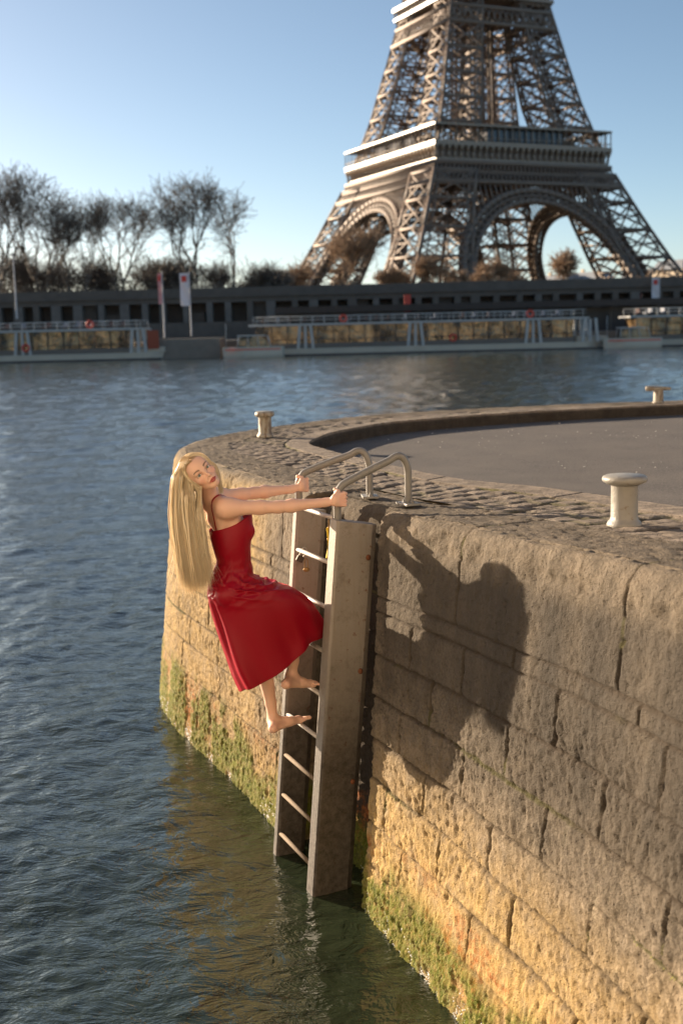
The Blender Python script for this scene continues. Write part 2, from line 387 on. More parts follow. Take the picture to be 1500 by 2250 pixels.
# kerb face down to the asphalt
for q in range(14):
    i=nr2-14+q;P2[i,:,0]+=ux*(.012*min(1,q/4)+.006*(vn(S2*9,S2*0+q,1)-.5));P2[i,:,1]+=uy*.012*min(1,q/4);P2[i,:,2]-=.0115*q**1.0+(.004 if q>0 else 0)
j2=np.where(kerb,np.maximum(kj,edge)*.7,(1-sstep(0,.007,dist))*farfade*.35)
m2=np.where(kerb,0,sstep(.55,.7,fbm(SS2*2.5,D*3,4,6))*(1-dome)*.4)
m2=np.maximum(m2,edge*sstep(.4,.6,fbm(SS2*2,D*2,3,4))*.9)
z0=np.zeros(D.shape)
kface=(np.arange(nr2)>nr2-13)[:,None]&np.ones_like(kerb)  # kerb face gets a dark colour that paints in its shade
pav=mesh('pavement',P2.reshape(-1,3),gridfaces(*D.shape),M['paving'],smooth=True,
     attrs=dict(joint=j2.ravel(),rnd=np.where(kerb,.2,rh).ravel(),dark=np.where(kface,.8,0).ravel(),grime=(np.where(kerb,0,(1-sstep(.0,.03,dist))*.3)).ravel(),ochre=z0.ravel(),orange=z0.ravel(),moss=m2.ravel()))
tag(pav,'strip of worn cobbles and pale kerb stones along the quay edge',None,kind='structure')
# ---- asphalt
S3=np.concatenate([np.arange(_s[0],-1,.3),np.arange(-1,14,.08),np.arange(14,_s[-1],1.5)])
k3=np.interp(S3,tparam,kparam);AX=np.interp(k3,ksr,KR[:,0]);AY=np.interp(k3,ksr,KR[:,1])
cx=np.maximum(AX+.9,1.3)+.6;cy=np.full_like(cx,10.6)+np.clip((AX-4)*.08,0,8)
nj=26;f=np.linspace(-.03,1,nj)[:,None]
PA=np.zeros((nj,len(S3),3));PA[...,0]=AX*(1-f)+cx*f;PA[...,1]=AY*(1-f)+cy*f
PA[...,2]=(zq(AY)-.128)[None]*(1-np.clip(f,0,1))+(2.145)*np.clip(f,0,1)
asp=mesh('asphalt_road',PA.reshape(-1,3),gridfaces(nj,len(S3)),M['asphalt'],smooth=True)
tag(asp,'grey asphalt surface of the quay',None,kind='structure')
def ground_z(x,y): return float(zq(y))

# ================================================================== WATER
t=NT('river_water')
t.set(Base_Color=t.mix(t.noise(.6,3,.5),(.018,.027,.015),(.026,.035,.018)),Roughness=.06,IOR=1.6)
n1=t.noise(3.2,4,.6,vec=t.co(scale=(1,1.7,1)),dist=.6);n2=t.noise(11,3,.6,vec=t.co(scale=(1,1.5,1)),dist=.5)
cdn=t.n('CameraData').outputs['View Distance'] if False else None
t.set(Normal=t.bump(n2,.005,1,t.bump(n1,.032,.9)))
M['water']=t.m
yy=[2.0]
while yy[-1]<168: yy.append(yy[-1]*1.0052+.002)
yy=np.array(yy);th=np.concatenate([np.tan(np.linspace(R(-60),R(-20),40)),np.tan(np.linspace(R(-19.8),R(19.8),520)),np.tan(np.linspace(R(20),R(60),40))])
Yw=np.broadcast_to(yy[:,None],(len(yy),len(th)));Xw=Yw*th[None]
gs=np.maximum(Yw*.0052+.002,Yw*np.gradient(th)[None])
hw=np.zeros_like(Yw)
wr=np.random.default_rng(3)
for i in range(80):
    lam=.09*(2.8/.09)**(i/79);a=wr.normal(0,.75)+(-.95);kx,ky=math.cos(a)*2*PI/lam,math.sin(a)*2*PI/lam
    amp=.0024*lam**.62*(.6+.8*wr.random())
    ph=wr.random()*6.28+1.3*fbm(Xw*.35/lam**.5,Yw*.35/lam**.5,2,i%8)*6
    fade=1-sstep(.22,.5,gs/lam)
    hw+=amp*fade*(1-2*np.abs(np.sin((kx*Xw+ky*Yw+ph)/2))**1.3 if i%2 else np.sin(kx*Xw+ky*Yw+ph))
# calmer in the lee of the wall head (close to the camera side)
patch=.55+.9*fbm(Xw*.25,Yw*.2,3,5)
lee=.35+.65*sstep(-.2,-2.8,Xw-.1*(Yw-6))
hw*=patch*(1+1.1*sstep(9,60,Yw))*np.where(Yw<14,np.maximum(lee,sstep(9,14,Yw)),1)
PW=np.stack([Xw,Yw,hw],-1)
wo=mesh('river',PW.reshape(-1,3),gridfaces(len(yy),len(th)),M['water'],smooth=True)
tag(wo,'rippled blue green river water',None,kind='structure')
bk=mesh('river_water',[(-900,-300,-.02),(900,-300,-.02),(900,2.0,-.02),(-900,2.0,-.02),(-900,2,-.02),(-3.3,2,-.02),(-290,168,-.02),(-900,168,-.02),(900,2,-.02),(3.3,2,-.02),(290,168,-.02),(900,168,-.02)],[(0,1,2,3),(4,5,6,7),(9,8,11,10)],M['water'])
tag(bk,'open river water beyond the view',None,kind='structure')

# unseen pale wall added behind the camera, bounces warm sunlight onto the figure
mb=MB();mb.box((8,-6.0,5.2),(150,1.6,13.5));mb.box((8,-5.1,11.9),(150,.5,.5))
eb=mb.build('stone_wall',None);eb.data.materials.append(simple('bounce_wall_stone',(.66,.58,.47),.9,0,.15,.7))
tag(eb,'tall pale unseen wall added behind the camera to bounce warm light','wall')
# ================================================================== LADDER, BOLLARDS, LOCKS
t=NT('painted_steel');o=t.co()
n=t.noise(22,6,.7);n2=t.noise(5,5,.65);st=t.noise(1,5,.7,vec=t.co(scale=(45,45,3)));z=t.sep(o)[2]
c=t.mix(n2,(.26,.225,.19),(.35,.31,.265));c=t.mix(t.ramp(st,[(.5,0),(.75,.35)]),c,(.24,.17,.11))
c=t.mix(t.ramp(n,[(.60,0),(.68,.9)]),c,(.16,.06,.025));c=t.mix(t.ramp(t.noise(9,6,.8),[(.52,0),(.66,.5)]),c,(.13,.10,.07))
wet=t.math('SUBTRACT',1.0,t.math('DIVIDE',t.math('SUBTRACT',z,.50),1.1),True)  # stile colour darkens towards the bottom
c=t.mix(t.math('MULTIPLY',t.ramp(wet,[(0,0),(.75,1)]),t.ramp(t.noise(26,6,.75),[(.3,1),(.62,.75)])),c,(.022,.016,.011))
t.set(Base_Color=c,Roughness=.6,Normal=t.bump(t.noise(60,5,.7),.004,.7));M['stile']=t.m
t=NT('grey_tube_paint');t.set(Base_Color=t.mix(t.noise(14,5,.6),(.19,.18,.165),(.24,.23,.21)),Roughness=.36,Normal=t.bump(t.noise(90,3,.6),.001,.5));M['rail']=t.m
t=NT('galvanised_rung');t.set(Base_Color=t.mix(t.noise(30,5,.7),(.42,.38,.34),(.62,.58,.53)),Metallic=.35,Roughness=.42);M['rung']=t.m
t=NT('mossy_rung');t.set(Base_Color=t.mix(t.noise(60,5,.7),(.10,.07,.045),(.27,.2,.13)),Roughness=.8,Normal=t.bump(t.noise(150,4,.7),.004,1));M['rungwet']=t.m
M['rust']=simple('rust',(.16,.055,.022),.9,0,.4,60,.003,120)
t=NT('bollard_paint');c=t.mix(t.noise(7,5,.6),(.25,.24,.215),(.31,.295,.265));c=t.mix(t.ramp(t.noise(20,6,.75),[(.60,0),(.68,.8)]),c,(.17,.10,.05))
t.set(Base_Color=c,Roughness=.42,Normal=t.bump(t.noise(38,4,.6),.004,.8));M['bollard']=t.m
t=NT('worn_bollard_paint');c=t.mix(t.noise(7,5,.6),(.34,.31,.25),(.42,.38,.31));c=t.mix(t.ramp(t.noise(1,5,.75,vec=t.co(scale=(25,25,5))),[(.48,0),(.58,.85)]),c,(.16,.10,.055))
t.set(Base_Color=c,Roughness=.5,Normal=t.bump(t.noise(38,4,.6),.004,.8));M['bollard2']=t.m
M['brass']=simple('old_brass',(.30,.185,.075),.45,.6,.3,60)
M['darkmetal']=simple('dark_steel',(.075,.06,.05),.5,.5,.3,60)
M['ribbon']=simple('yellow_ribbon',(.65,.45,.02),.6)
u=np.array([-.406,.914,0]);ni=np.array([.914,.406,0])          # along a rung to the far side / into the wall
u=u/np.linalg.norm(u);ni=ni/np.linalg.norm(ni)
def ladder_pt(a,b,z):                                            # a metres along the rung, b metres into the wall, height
    return np.array([-.062-.089*(2.206-z),6.575+.0*(2.206-z),z])+u*a+ni*b
lad=empty('quay_ladder',(0,6.8,2.2))
tag(lad,'weathered steel ladder with curved grey handrails fixed in a slot of the quay wall','ladder')
lad.location=(0,0,0)
TH=.115;WR=.487
def stile(a0,a1,inner,holes):
    mb=MB();zs=[-.9,2.205]
    c=.012;D0=-.008;D1=.245 if inner else .19
    prof=[(a0+c,D0),(a1-c,D0),(a1,D0+c),(a1,D1-.035),(a1-.018,D1),(a0+.018,D1),(a0,D1-.035),(a0,D0+c)]
    zz=np.linspace(zs[0],zs[1],24);V=[]
    for z in zz:
        for a,b in prof: V.append(ladder_pt(a,b,z-(.045*b/.25 if z>2 else 0)))
    Fc=[tuple(f) for f in gridfaces(len(zz),len(prof),True)]+[tuple(range(len(V)-8,len(V))),tuple(range(8))[::-1]]
    mb.add(V,Fc);return mb
s1=stile(-TH,.0,1,None).build('stile',M['stile'],lad,bevel=.004)
s2=stile(WR-.012,WR+.062,0,None).build('stile',M['stile'],lad,bevel=.004)
for sgn,z in ((1,1.98),(1,1.32),(1,.66)):                        # rusty bolt heads on the near stile
    mb=MB();c0=ladder_pt(-TH-.001,.195,z)
    r0=[(0.001,0),(.0145,0),(.015,.005),(.011,.011),(.001,.013)]
    V=[];n=10
    for r_,h in r0:
        for k in range(n): V.append(c0-u*h+ni*r_*math.cos(k*2*PI/n)+np.array([0,0,1])*r_*1.15*math.sin(k*2*PI/n))
    mb.add(V,[tuple(f) for f in gridfaces(len(r0),n,True)]);mb.build('bolt',M['rust'],lad,True)
zr_=[2.206-.2577*i for i in range(9)]+[-.12]
for i,z in enumerate(zr_):
    mb=MB();mb.tube([ladder_pt(-.005,.012,z),ladder_pt(WR*.5,.012,z),ladder_pt(WR-.008,.012,z)],.0128,12)
    mb.build('rung',M['rung' if i<6 else 'rungwet'],lad,True)
def rail(a,foot,top_px,bendY,low):
    r=.0215
    p0=ladder_pt(a,.028,2.10);base=atz(*foot,2.27);base[2]=ground_z(base[0],base[1])
    pA=p0.copy();pA[2]=low
    topz=base[2]+.285
    h=np.array([base[0]-p0[0],base[1]-p0[1]]);
    def at(tt,z): return np.array([p0[0]+h[0]*tt,p0[1]+h[1]*tt,z])
    P=[p0,at(0,low-.05),at(.0,low-.015),at(.015,low+.022),at(.06,low+.05),at(.13,low+.072),at(.5,low+.072+(topz-low-.072-.02)*.6),at(.72,topz-.028),at(.82,topz-.006),at(.90,topz-.004),at(.965,topz-.035),at(.998,topz-.085),at(1.0,topz-.14),at(1.0,base[2]+.01)]
    Q=resample(P,step=.012)
    mb=MB();mb.tube(Q,r,16);rl=mb.build('handrail',M['rail'],lad,True)
    mb=MB();an=math.atan2(h[1],h[0])+.15;Mx=np.array(Matrix.Rotation(an,3,'Z'))
    mb.box(base+[0,0,.008],(.095,.13,.014),Mx);fp=mb.build('foot_plate',M['bollard'],lad,bevel=.003);fp.parent=rl
    for sx in(-1,1):
        mb=MB();c=base+Mx@np.array([0,sx*.045,.015]);mb.lathe([(.0135,0),(.0135,.011),(.006,.013),(.006,.024),(.001,.025)],c,6)
        b=mb.build('nut',M['rail'],rl)
    return base
b1=rail(-.055,(897,1104),None,None,2.335)
b2=rail(WR+.028,(812,1087),None,None,2.345)
def bollard(name,px,py,hh,kind):
    b=atz(px,py,2.262);b=atz(px,py,float(zq(b[1]))+.004)
    if kind!='tee':
        s=hh/.27
        bo=empty(name,b)
        f=[(.001,0),(.083,0),(.086,.012),(.080,.026),(.070,.036),(.066,.05),(.0655,.2),(.068,.212),(.001,.212)]
        mb=MB();mb.lathe([(r*s,z*s) for r,z in f],n=40);autosmooth(mb.build('post',M['bollard' if kind=='near' else 'bollard2'],bo),50)
        cp=[(.001,.208),(.070,.208),(.088,.216),(.106,.226),(.110,.238),(.106,.249),(.093,.256),(.001,.259)] if kind=='near' else [(.001,.205),(.078,.205),(.094,.213),(.099,.226),(.098,.244),(.090,.256),(.08,.26),(.001,.262)]
        mb=MB();mb.lathe([(r*s,z*s) for r,z in cp],n=40);autosmooth(mb.build('cap',M['bollard' if kind=='near' else 'bollard2'],bo),50)
    else:
        bo=empty(name,b)
        mb=MB();mb.lathe([(.001,0),(.075,0),(.075,.01),(.062,.02),(.06,.16),(.001,.16)],n=24);autosmooth(mb.build('post',M['bollard2'],bo))
        mb=MB();mb.tube([(-.155,.02,.178),(-.13,.018,.18),(0,0,.178),(.12,-.015,.176),(.15,-.02,.176)],[.026,.032,.028,.022,.016],12);mb.build('crossbar',M['bollard2'],bo,True)
    return bo
tag(bollard('bollard',1370,1157,.262,'near'),'pale grey mooring bollard with wide flat cap on the cobbles at right','bollard',None)
tag(bollard('bollard',583,960,.255,'far'),'scuffed cream mooring bollard on the rounded tip of the quay','bollard',None)
tag(bollard('bollard',1445,885,.2,'tee'),'small T shaped mooring bollard on the far edge of the quay','bollard',None)
# padlocks on the ladder
def shackle(mb,c,wd,h,r,ax):
    P=[c-ax*wd,c-ax*wd+np.array([0,0,h*.6])]+[c+ax*wd*-math.cos(k*PI/8)+np.array([0,0,h*.6+h*.4*math.sin(k*PI/8)]) for k in range(1,8)]+[c+ax*wd+np.array([0,0,h*.6]),c+ax*wd]
    mb.tube(resample(P,n=24),r,8)
def padlock(a,z,kind,label,db=0,dz=0,tilt=0):
    c=ladder_pt(a,.03,z);ax=np.array([math.cos(.2+tilt),math.sin(.2+tilt),0]);dn=np.array([0,0,-1.])
    e=empty('padlock',c)
    if kind=='square':
        mb=MB();Mx=np.array((Matrix.Rotation(.25,3,'Z')@Matrix.Rotation(.5,3,'Y')));mb.box(Mx@np.array([0,0,-.055]),(.042,.018,.036),Mx);mb.build('lock_body',M['darkmetal'],e,bevel=.003)
        mb=MB();P=[Mx@np.array([x,0,zz]) for x,zz in [(-.012,-.045),(-.014,-.02),(-.016,0),(-.008,.017),(.004,.018),(.014,.006),(.014,-.02),(.012,-.045)]];mb.tube(resample(P,n=24),.003,8);mb.build('shackle',M['rung'],e,True)
    else:
        h=.052 if kind=='long' else .06
        mb=MB();q=[];r_=.017
        prof=[(.001,-.007),(r_*.8,-.007),(r_,-.003),(r_,.003),(r_*.8,.007),(.001,.007)]
        yv=np.cross(ax,[0,0,1.]);n=18;V=[]
        cb=np.array([0,0,-h-.012+dz])
        for rr,hh in prof:
            for k in range(n): V.append(cb+ax*rr*1.15*math.cos(k*2*PI/n)+np.array([0,0,1])*rr*.85*math.sin(k*2*PI/n)+yv*hh)
        mb.add(V,[tuple(f) for f in gridfaces(len(prof),n,True)]+[tuple(range(n)),tuple(range(len(V)-n,len(V)))]);mb.build('lock_body',M['brass'],e,True)
        mb=MB();shackle(mb,cb+np.array([0,0,.012]),.0095,h+.006,.0026,ax);mb.build('shackle',M['brass'],e,True)
    tag(e,label,'padlock','padlocks left on the ladder');return e
padlock(.425,zr_[1]-.0,'square','dark square padlock hooked at the left end of the second rung')
p_=padlock(.385,zr_[1]-.045,'long','brass round padlock hanging below the dark square one')
padlock(.075,zr_[0],'round','brass round padlock hanging from the top rung beside the near stile')
padlock(.065,zr_[0]-.07,'long','brass round padlock hanging under another near the yellow ribbon')
mb=MB();P=resample([ladder_pt(.045,.0,zr_[0]-.06)+np.array([.003,-.01,0]),ladder_pt(.035,.0,zr_[0]-.12)+np.array([.008,-.012,0]),ladder_pt(.025,.0,zr_[0]-.18)+np.array([.004,-.02,0]),ladder_pt(.022,.0,zr_[0]-.23)+np.array([.0,-.02,0])],n=20)
V=[];
for i,p in enumerate(P):
    a=.4+i*.09;d=np.array([math.cos(a),math.sin(a),0])*.007;nn=np.array([-math.sin(a),math.cos(a),0])*.0006
    V+=[p-d-nn,p+d-nn,p+d+nn,p-d+nn]
mb.add(V,[tuple(f) for f in gridfaces(len(P),4,True)]+[(0,1,2,3),tuple(range(len(V)-4,len(V)))])
tag(mb.build('ribbon',M['ribbon'],None,True),'yellow ribbon dangling from the padlocks on the top rung','ribbon')
# small litter specks on the asphalt, and a weed at the bollard foot
M['leaf']=simple('dry_leaf',(.40,.33,.25),.8,0,.4,40);M['weed']=simple('weed_green',(.10,.17,.02),.7,0,.3,40)
M['gravel']=simple('loose_stone',(.62,.58,.52),.8,0,.2,60)
lit=MB();r=random.Random(4)
for k in range(150):
    px,py=r.uniform(700,1490),r.uniform(925,1060)
    if py>950+ (px-690)*.13+10 or py<905+(1500-px)*.03: continue
    b=atz(px,py,2.13);s=r.uniform(.004,.012);a=r.uniform(0,6)
    lit.add([b+np.array([math.cos(a+q)*s*r.uniform(.6,1.3),math.sin(a+q)*s*r.uniform(.6,1.3),.004+r.uniform(0,.006)]) for q in (0,1.2,2.5,3.7,5)]+[b+np.array([0,0,.011])],[(0,1,5),(1,2,5),(2,3,5),(3,4,5),(4,0,5)])
lit.build('leaf_litter',M['gravel']);tag(bpy.data.objects['leaf_litter'],'pale specks of dry litter scattered on the asphalt','litter',None,'stuff')
wm=MB();b=atz(1352,1161,2.265);b=atz(1352,1161,float(zq(b[1])))
for k in range(46):
    a=r.uniform(0,6.28);d=r.uniform(.0,.02);p=b+np.array([math.cos(a)*d,math.sin(a)*d*.6,r.uniform(.0,.018)]);s=.005
    q=np.array([math.cos(a),math.sin(a),.5])*s;v=np.array([-math.sin(a),math.cos(a),.3])*s*.6
    wm.add([p-q,p+v,p+q,p-v,p+np.array([0,0,.001])],[(0,1,2,3),(0,1,4)])
tag(wm.build('weed',M['weed']),'tiny green weed at the foot of the near bollard','weed')
# moss fringe: small blades standing out of the wall foot
mv=[];mf=[];n0=0
rr=np.random.default_rng(5)
cand=np.argwhere((moss>.45)&(VV>0.0)&(VV<1.1)&(SS<12)&(SS>-.3))
cand=cand[rr.permutation(len(cand))[:16000]]
nrm=NO[cand[:,1]]
C0=P_ if False else None
base=np.stack([NX[cand[:,1]]+NO[cand[:,1],0]*(off[cand[:,0],cand[:,1]]+disp[cand[:,0],cand[:,1]]-.24*slot[cand[:,0],cand[:,1]]),NY[cand[:,1]]+NO[cand[:,1],1]*(off[cand[:,0],cand[:,1]]+disp[cand[:,0],cand[:,1]]-.24*slot[cand[:,0],cand[:,1]]),zr[cand[:,0],cand[:,1]]],1)
N=len(base);Ln=rr.uniform(.006,.017,N)[:,None];n3=np.c_[nrm,np.zeros(N)]
tan=np.stack([-nrm[:,1],nrm[:,0],np.zeros(N)],1)
tip=base+n3*Ln*.6+np.array([0,0,-1])*Ln*rr.uniform(.4,1.4,N)[:,None]+tan*rr.normal(0,.004,N)[:,None]
wv=tan*Ln*.28
Vm=np.stack([base-wv-n3*.004,base+wv-n3*.004,tip],1).reshape(-1,3)
t=NT('moss_green');c=t.mix(t.noise(5,4,.6),(.22,.21,.018),(.05,.11,.016));t.set(Base_Color=t.mix(t.noise(80,2,.5),c,(.2,.17,.02)),Roughness=.8);M['moss']=t.m
tag(mesh('moss',Vm,np.arange(len(Vm)).reshape(-1,3),M['moss']),'yellow green moss and algae along the foot of the quay wall','moss',None,'stuff')
# pale mussel-like crust just above the water line
cs=np.arange(-.6,11,.006);cs=cs[rr.random(len(cs))<.9]
kx=np.interp(cs,S,NX);ky=np.interp(cs,S,NY);kb=np.interp(cs,S,BT);nx=np.interp(cs,S,NO[:,0]);ny=np.interp(cs,S,NO[:,1]);sl_=np.interp(cs,S,slot[40])
V=[];Fc=[];
for rep in range(4):
    z=rr.uniform(-.01,.045+.028*rep,len(cs));o_=kb*(1-z/2.16)+.004-.24*sl_
    c=np.stack([kx+nx*o_,ky+ny*o_,z],1);s=rr.uniform(.0025,.0075,len(cs))[:,None]
    c=c+np.stack([-ny,nx,0*nx],1)*rr.normal(0,.003,len(cs))[:,None]
    for d in ([1,0,0],[-1,0,0],[0,1,0],[0,-1,0],[0,0,1],[0,0,-1]): V.append(c+np.array(d)*s)
Vc=np.concatenate([np.stack(V[i*6:i*6+6],1).reshape(-1,3) for i in range(4)])
f=np.array([[0,2,4],[2,1,4],[1,3,4],[3,0,4],[2,0,5],[1,2,5],[3,1,5],[0,3,5]])
Fc=(np.arange(len(Vc)//6)[:,None,None]*6+f[None]).reshape(-1,3)
M['crust']=simple('wet_crust',(.50,.50,.47),.25,0,.35,90)
tag(mesh('crust',Vc,Fc,M['crust']),'pale wet crust of shells and foam at the waterline','crust',None,'stuff')
# ================================================================== FAR BANK
M['iron']=simple('tower_iron',(.205,.155,.122),.62,0,.12,.4)
M['iron_sunlit']=simple('tower_iron_sunlit',(.29,.225,.17),.4,0,.08,.4)  # paler copy of the iron, sunlight on the cornices put into the colour
M['glass']=NT('window_glass').set(Base_Color=(.05,.07,.09),Roughness=.06,Metallic=0.0)
M['darkstone']=simple('dark_masonry',(.12,.105,.092),.9,0,.35,.6)
M['pier']=simple('pale_masonry',(.15,.14,.13),.9,0,.3,1)
M['quayfar']=simple('far_quay_stone',(.22,.195,.165),.9,0,.35,1)
M['soil']=simple('park_soil',(.05,.045,.03),.95,0,.4,.3)
# ---- lattice tower
TZ=6.5;TC=np.array([50.3,440.]);PH=R(20.7)
tw=empty('lattice_tower',(TC[0],TC[1],TZ));tag(tw,'tall brown wrought iron lattice tower on four arched legs beyond the river','tower')
TW_M=Matrix.Rotation(R(45)-PH,4,'Z')                             # faces turned so one corner looks at the camera
an=R(45)-PH
def tp(x,y,z):                                                   # tower-local -> parent space
    return (x*math.cos(an)-y*math.sin(an),x*math.sin(an)+y*math.cos(an),z-TZ)
PZ=[6.5,15,28,43,57,77,95,115,140,175];PA=[60,54.6,47.4,40.4,34.2,27.6,23.2,18.6,14.5,10.5]
PB=[23,21.5,18.8,16.5,15.5,14.6,13.2,11.6,9,6.5]
A=lambda z:float(np.interp(z,PZ,PA));B=lambda z:float(np.interp(z,PZ,PB))
def leg(sx,sy,z0,z1,npan,name):
    P=[];Q=[];W=[]
    def ad(a,b,w): P.append(tp(*a));Q.append(tp(*b));W.append(w)
    zs=np.linspace(z0,z1,npan+1)
    def cor(z): a=A(z);b=B(z);return [(sx*a,sy*a,z),(sx*(a-b),sy*a,z),(sx*(a-b),sy*(a-b),z),(sx*a,sy*(a-b),z)]
    big=1.1 if z1<60 else .85
    for i in range(npan):
        c0,c1=cor(zs[i]),cor(zs[i+1])
        for k in range(4):
            k2=(k+1)%4
            ad(c0[k],c1[k],big);ad(c1[k],c1[k2],.8)
            ad(c0[k],c1[k2],.48);ad(c0[k2],c1[k],.48)
            # secondary lattice on each face
            l=lambda p,q,f:tuple(p[j]+(q[j]-p[j])*f for j in range(3))
            m0,m1=l(c0[k],c0[k2],.5),l(c1[k],c1[k2],.5);ml,mr=l(c0[k],c1[k],.5),l(c0[k2],c1[k2],.5)
            ad(ml,mr,.4);ad(m0,ml,.32);ad(m0,mr,.32);ad(ml,m1,.32);ad(mr,m1,.32)
            for q in (.14,):
                ad(l(c0[k],c0[k2],q),l(c1[k],c1[k2],q),.45);ad(l(c0[k],c0[k2],1-q),l(c1[k],c1[k2],1-q),.45)
                nn=5
                for h in range(nn):
                    f0,f1=h/nn,(h+1)/nn
                    a0,a1=l(c0[k],c1[k],f0),l(c0[k],c1[k],f1);e0,e1=l(l(c0[k],c0[k2],q),l(c1[k],c1[k2],q),f0),l(l(c0[k],c0[k2],q),l(c1[k],c1[k2],q),f1)
                    ad(a0,e1,.22)
                    a0,a1=l(c0[k2],c1[k2],f0),l(c0[k2],c1[k2],f1);e0,e1=l(l(c0[k2],c0[k],q),l(c1[k2],c1[k],q),f0),l(l(c0[k2],c0[k],q),l(c1[k2],c1[k],q),f1)
                    ad(a0,e1,.22)
        ad(c1[0],c1[2],.5);ad(c1[1],c1[3],.5)
    return barsnp(P,Q,W,name,M['iron'],tw)
for sx in(-1,1):
    for sy in(-1,1):
        leg(sx,sy,TZ,54,5,'lower_leg');leg(sx,sy,62,112,6,'upper_leg');leg(sx,sy,119,175,7,'top_leg')
        mb=MB();a=A(TZ)-B(TZ)/2;mb.box(tp(sx*a,sy*a,TZ-.2),(27,27,4),np.array(Matrix.Rotation(an,3,'Z')));mb.build('masonry_base',M['pier'],tw)
FACE=[((1,0),(0,-1)),((0,1),(1,0)),((-1,0),(0,1)),((0,-1),(-1,0))]    # (along, outward)
def fp(k,s,o,z): (ax,ay),(ox,oy)=FACE[k];return tp(ax*s+ox*o,ay*s+oy*o,z)
for k in range(4):
    # arch
    P=[];Q=[];W=[]
    n=40;z0=12
    def ar(f,r,dd=0):
        an_=PI*f;s=-math.cos(an_)*(31.2+r);z=z0+math.sin(an_)*(32.0+r);return s,z
    for dd in (0.,2.6):
        for i in range(n):
            for r_,w_ in ((0,1.3),(1.9,.5),(3.6,1.5)):
                s0,za=ar(i/n,r_);s1,zb=ar((i+1)/n,r_)
                P.append(fp(k,s0,A(za)-.2-dd,za));Q.append(fp(k,s1,A(zb)-.2-dd,zb));W.append(w_)
            s0,za=ar(i/n,0);s1,zb=ar(i/n,3.6)
            P.append(fp(k,s0,A(za)-.2-dd,za));Q.append(fp(k,s1,A(zb)-.2-dd,zb));W.append(.5)
            s0,za=ar(i/n,0);s1,zb=ar((i+1)/n,3.6)
            P.append(fp(k,s0,A(za)-.2-dd,za));Q.append(fp(k,s1,A(zb)-.2-dd,zb));W.append(.35)
    for i in range(n):
        s0,za=ar(i/n,0);P.append(fp(k,s0,A(za)-.2,za));Q.append(fp(k,s0,A(za)-2.8,za));W.append(.6)
    # spandrel verticals
    for s in np.linspace(-26,26,27):
        f=math.acos(-s/34.8)/PI;_,zt_=ar(f,3.6)
        if zt_<49.5: P.append(fp(k,s,A(zt_)-.4,zt_));Q.append(fp(k,s,A(50)-.4,50));W.append(.42)
    barsnp(P,Q,W,'arch',M['iron'],tw)
    # lattice girder under the gallery
    P=[];Q=[];W=[]
    for dd in(0,4.5):
        for z,w_ in ((50.0,1.1),(53.2,.6),(56.4,1.3)):
            a=A(z)-dd;P.append(fp(k,-a,a,z));Q.append(fp(k,a,a,z));W.append(w_)
        m_=44
        for i in range(m_):
            for (za,zb) in((50,53.2),(53.2,56.4)):
                f0,f1=-1+2*i/m_,-1+2*(i+1)/m_
                P.append(fp(k,f0*A(za),A(za)-dd,za));Q.append(fp(k,f1*A(zb),A(zb)-dd,zb));W.append(.34)
                P.append(fp(k,f1*A(za),A(za)-dd,za));Q.append(fp(k,f0*A(zb),A(zb)-dd,zb));W.append(.34)
    barsnp(P,Q,W,'lattice_girder',M['iron'],tw)
    # upper horizontal girder below the second floor
    P=[];Q=[];W=[]
    for (z,zz) in ((104,109.5),):
        for zc in(z,zz): a=A(zc);P.append(fp(k,-a,a,zc));Q.append(fp(k,a,a,zc));W.append(1.1)
        m_=18
        for i in range(m_):
            f0,f1=-1+2*i/m_,-1+2*(i+1)/m_
            P.append(fp(k,f0*A(z),A(z),z));Q.append(fp(k,f1*A(zz),A(zz),zz));W.append(.45);P.append(fp(k,f1*A(z),A(z),z));Q.append(fp(k,f0*A(zz),A(zz),zz));W.append(.45)
    # inner shafts (lift tracks, stairs) between the two floors
    for s in (-.35,.35,0):
        P.append(fp(k,s*10,7,62));Q.append(fp(k,s*8,6,112));W.append(.9)
    barsnp(P,Q,W,'upper_girder',M['iron'],tw)
# gallery (first floor)
Rm=np.array(Matrix.Rotation(an,3,'Z'))
G=34.8
def ring(mb,half,z,h,t):
    for k in range(4):
        (ax,ay),(ox,oy)=FACE[k];c=fp(k,0,half-t/2,z);mb.box(c,(2*half-.01 if ax else t,2*half-.01 if ay else t,h) if True else 0,Rm)
gal=MB()
ring(gal,G,62.4,1.5,2.2);ring(gal,G-.9,57.2,1.2,2);g_o=gal.build('gallery_cornice',M['iron_sunlit'],tw)
gal=MB();ring(gal,G-1.6,59.7,4.2,1.2)
gal.build('frieze_wall',M['iron'],tw)
P=[];Q=[];W=[]
for k in range(4):
    for s in np.linspace(-G+.8,G-.8,30):
        P.append(fp(k,s,G-1.4,57.6));Q.append(fp(k,s,G-1.0,60));W.append(.75);P.append(fp(k,s,G-1.0,60));Q.append(fp(k,s,G-.2,61.8));W.append(.85)
barsnp(P,Q,W,'corbels',M['iron_sunlit'],tw)
mb=MB();mb.box(tp(0,0,61.4),(2*G-2,2*G-2,.5),Rm);mb.build('floor_deck',M['iron'],tw)
mb=MB();
for k in range(4):                                               # roof strip of the gallery, open in the middle
    (ax,ay),(ox,oy)=FACE[k];mb.box(fp(k,0,G-2.6,68.3),(2*G-.02 if ax else 5.2,2*G-.02 if ay else 5.2,.7),Rm)
mb.build('gallery_roof',M['iron_sunlit'],tw)
P=[];Q=[];W=[]
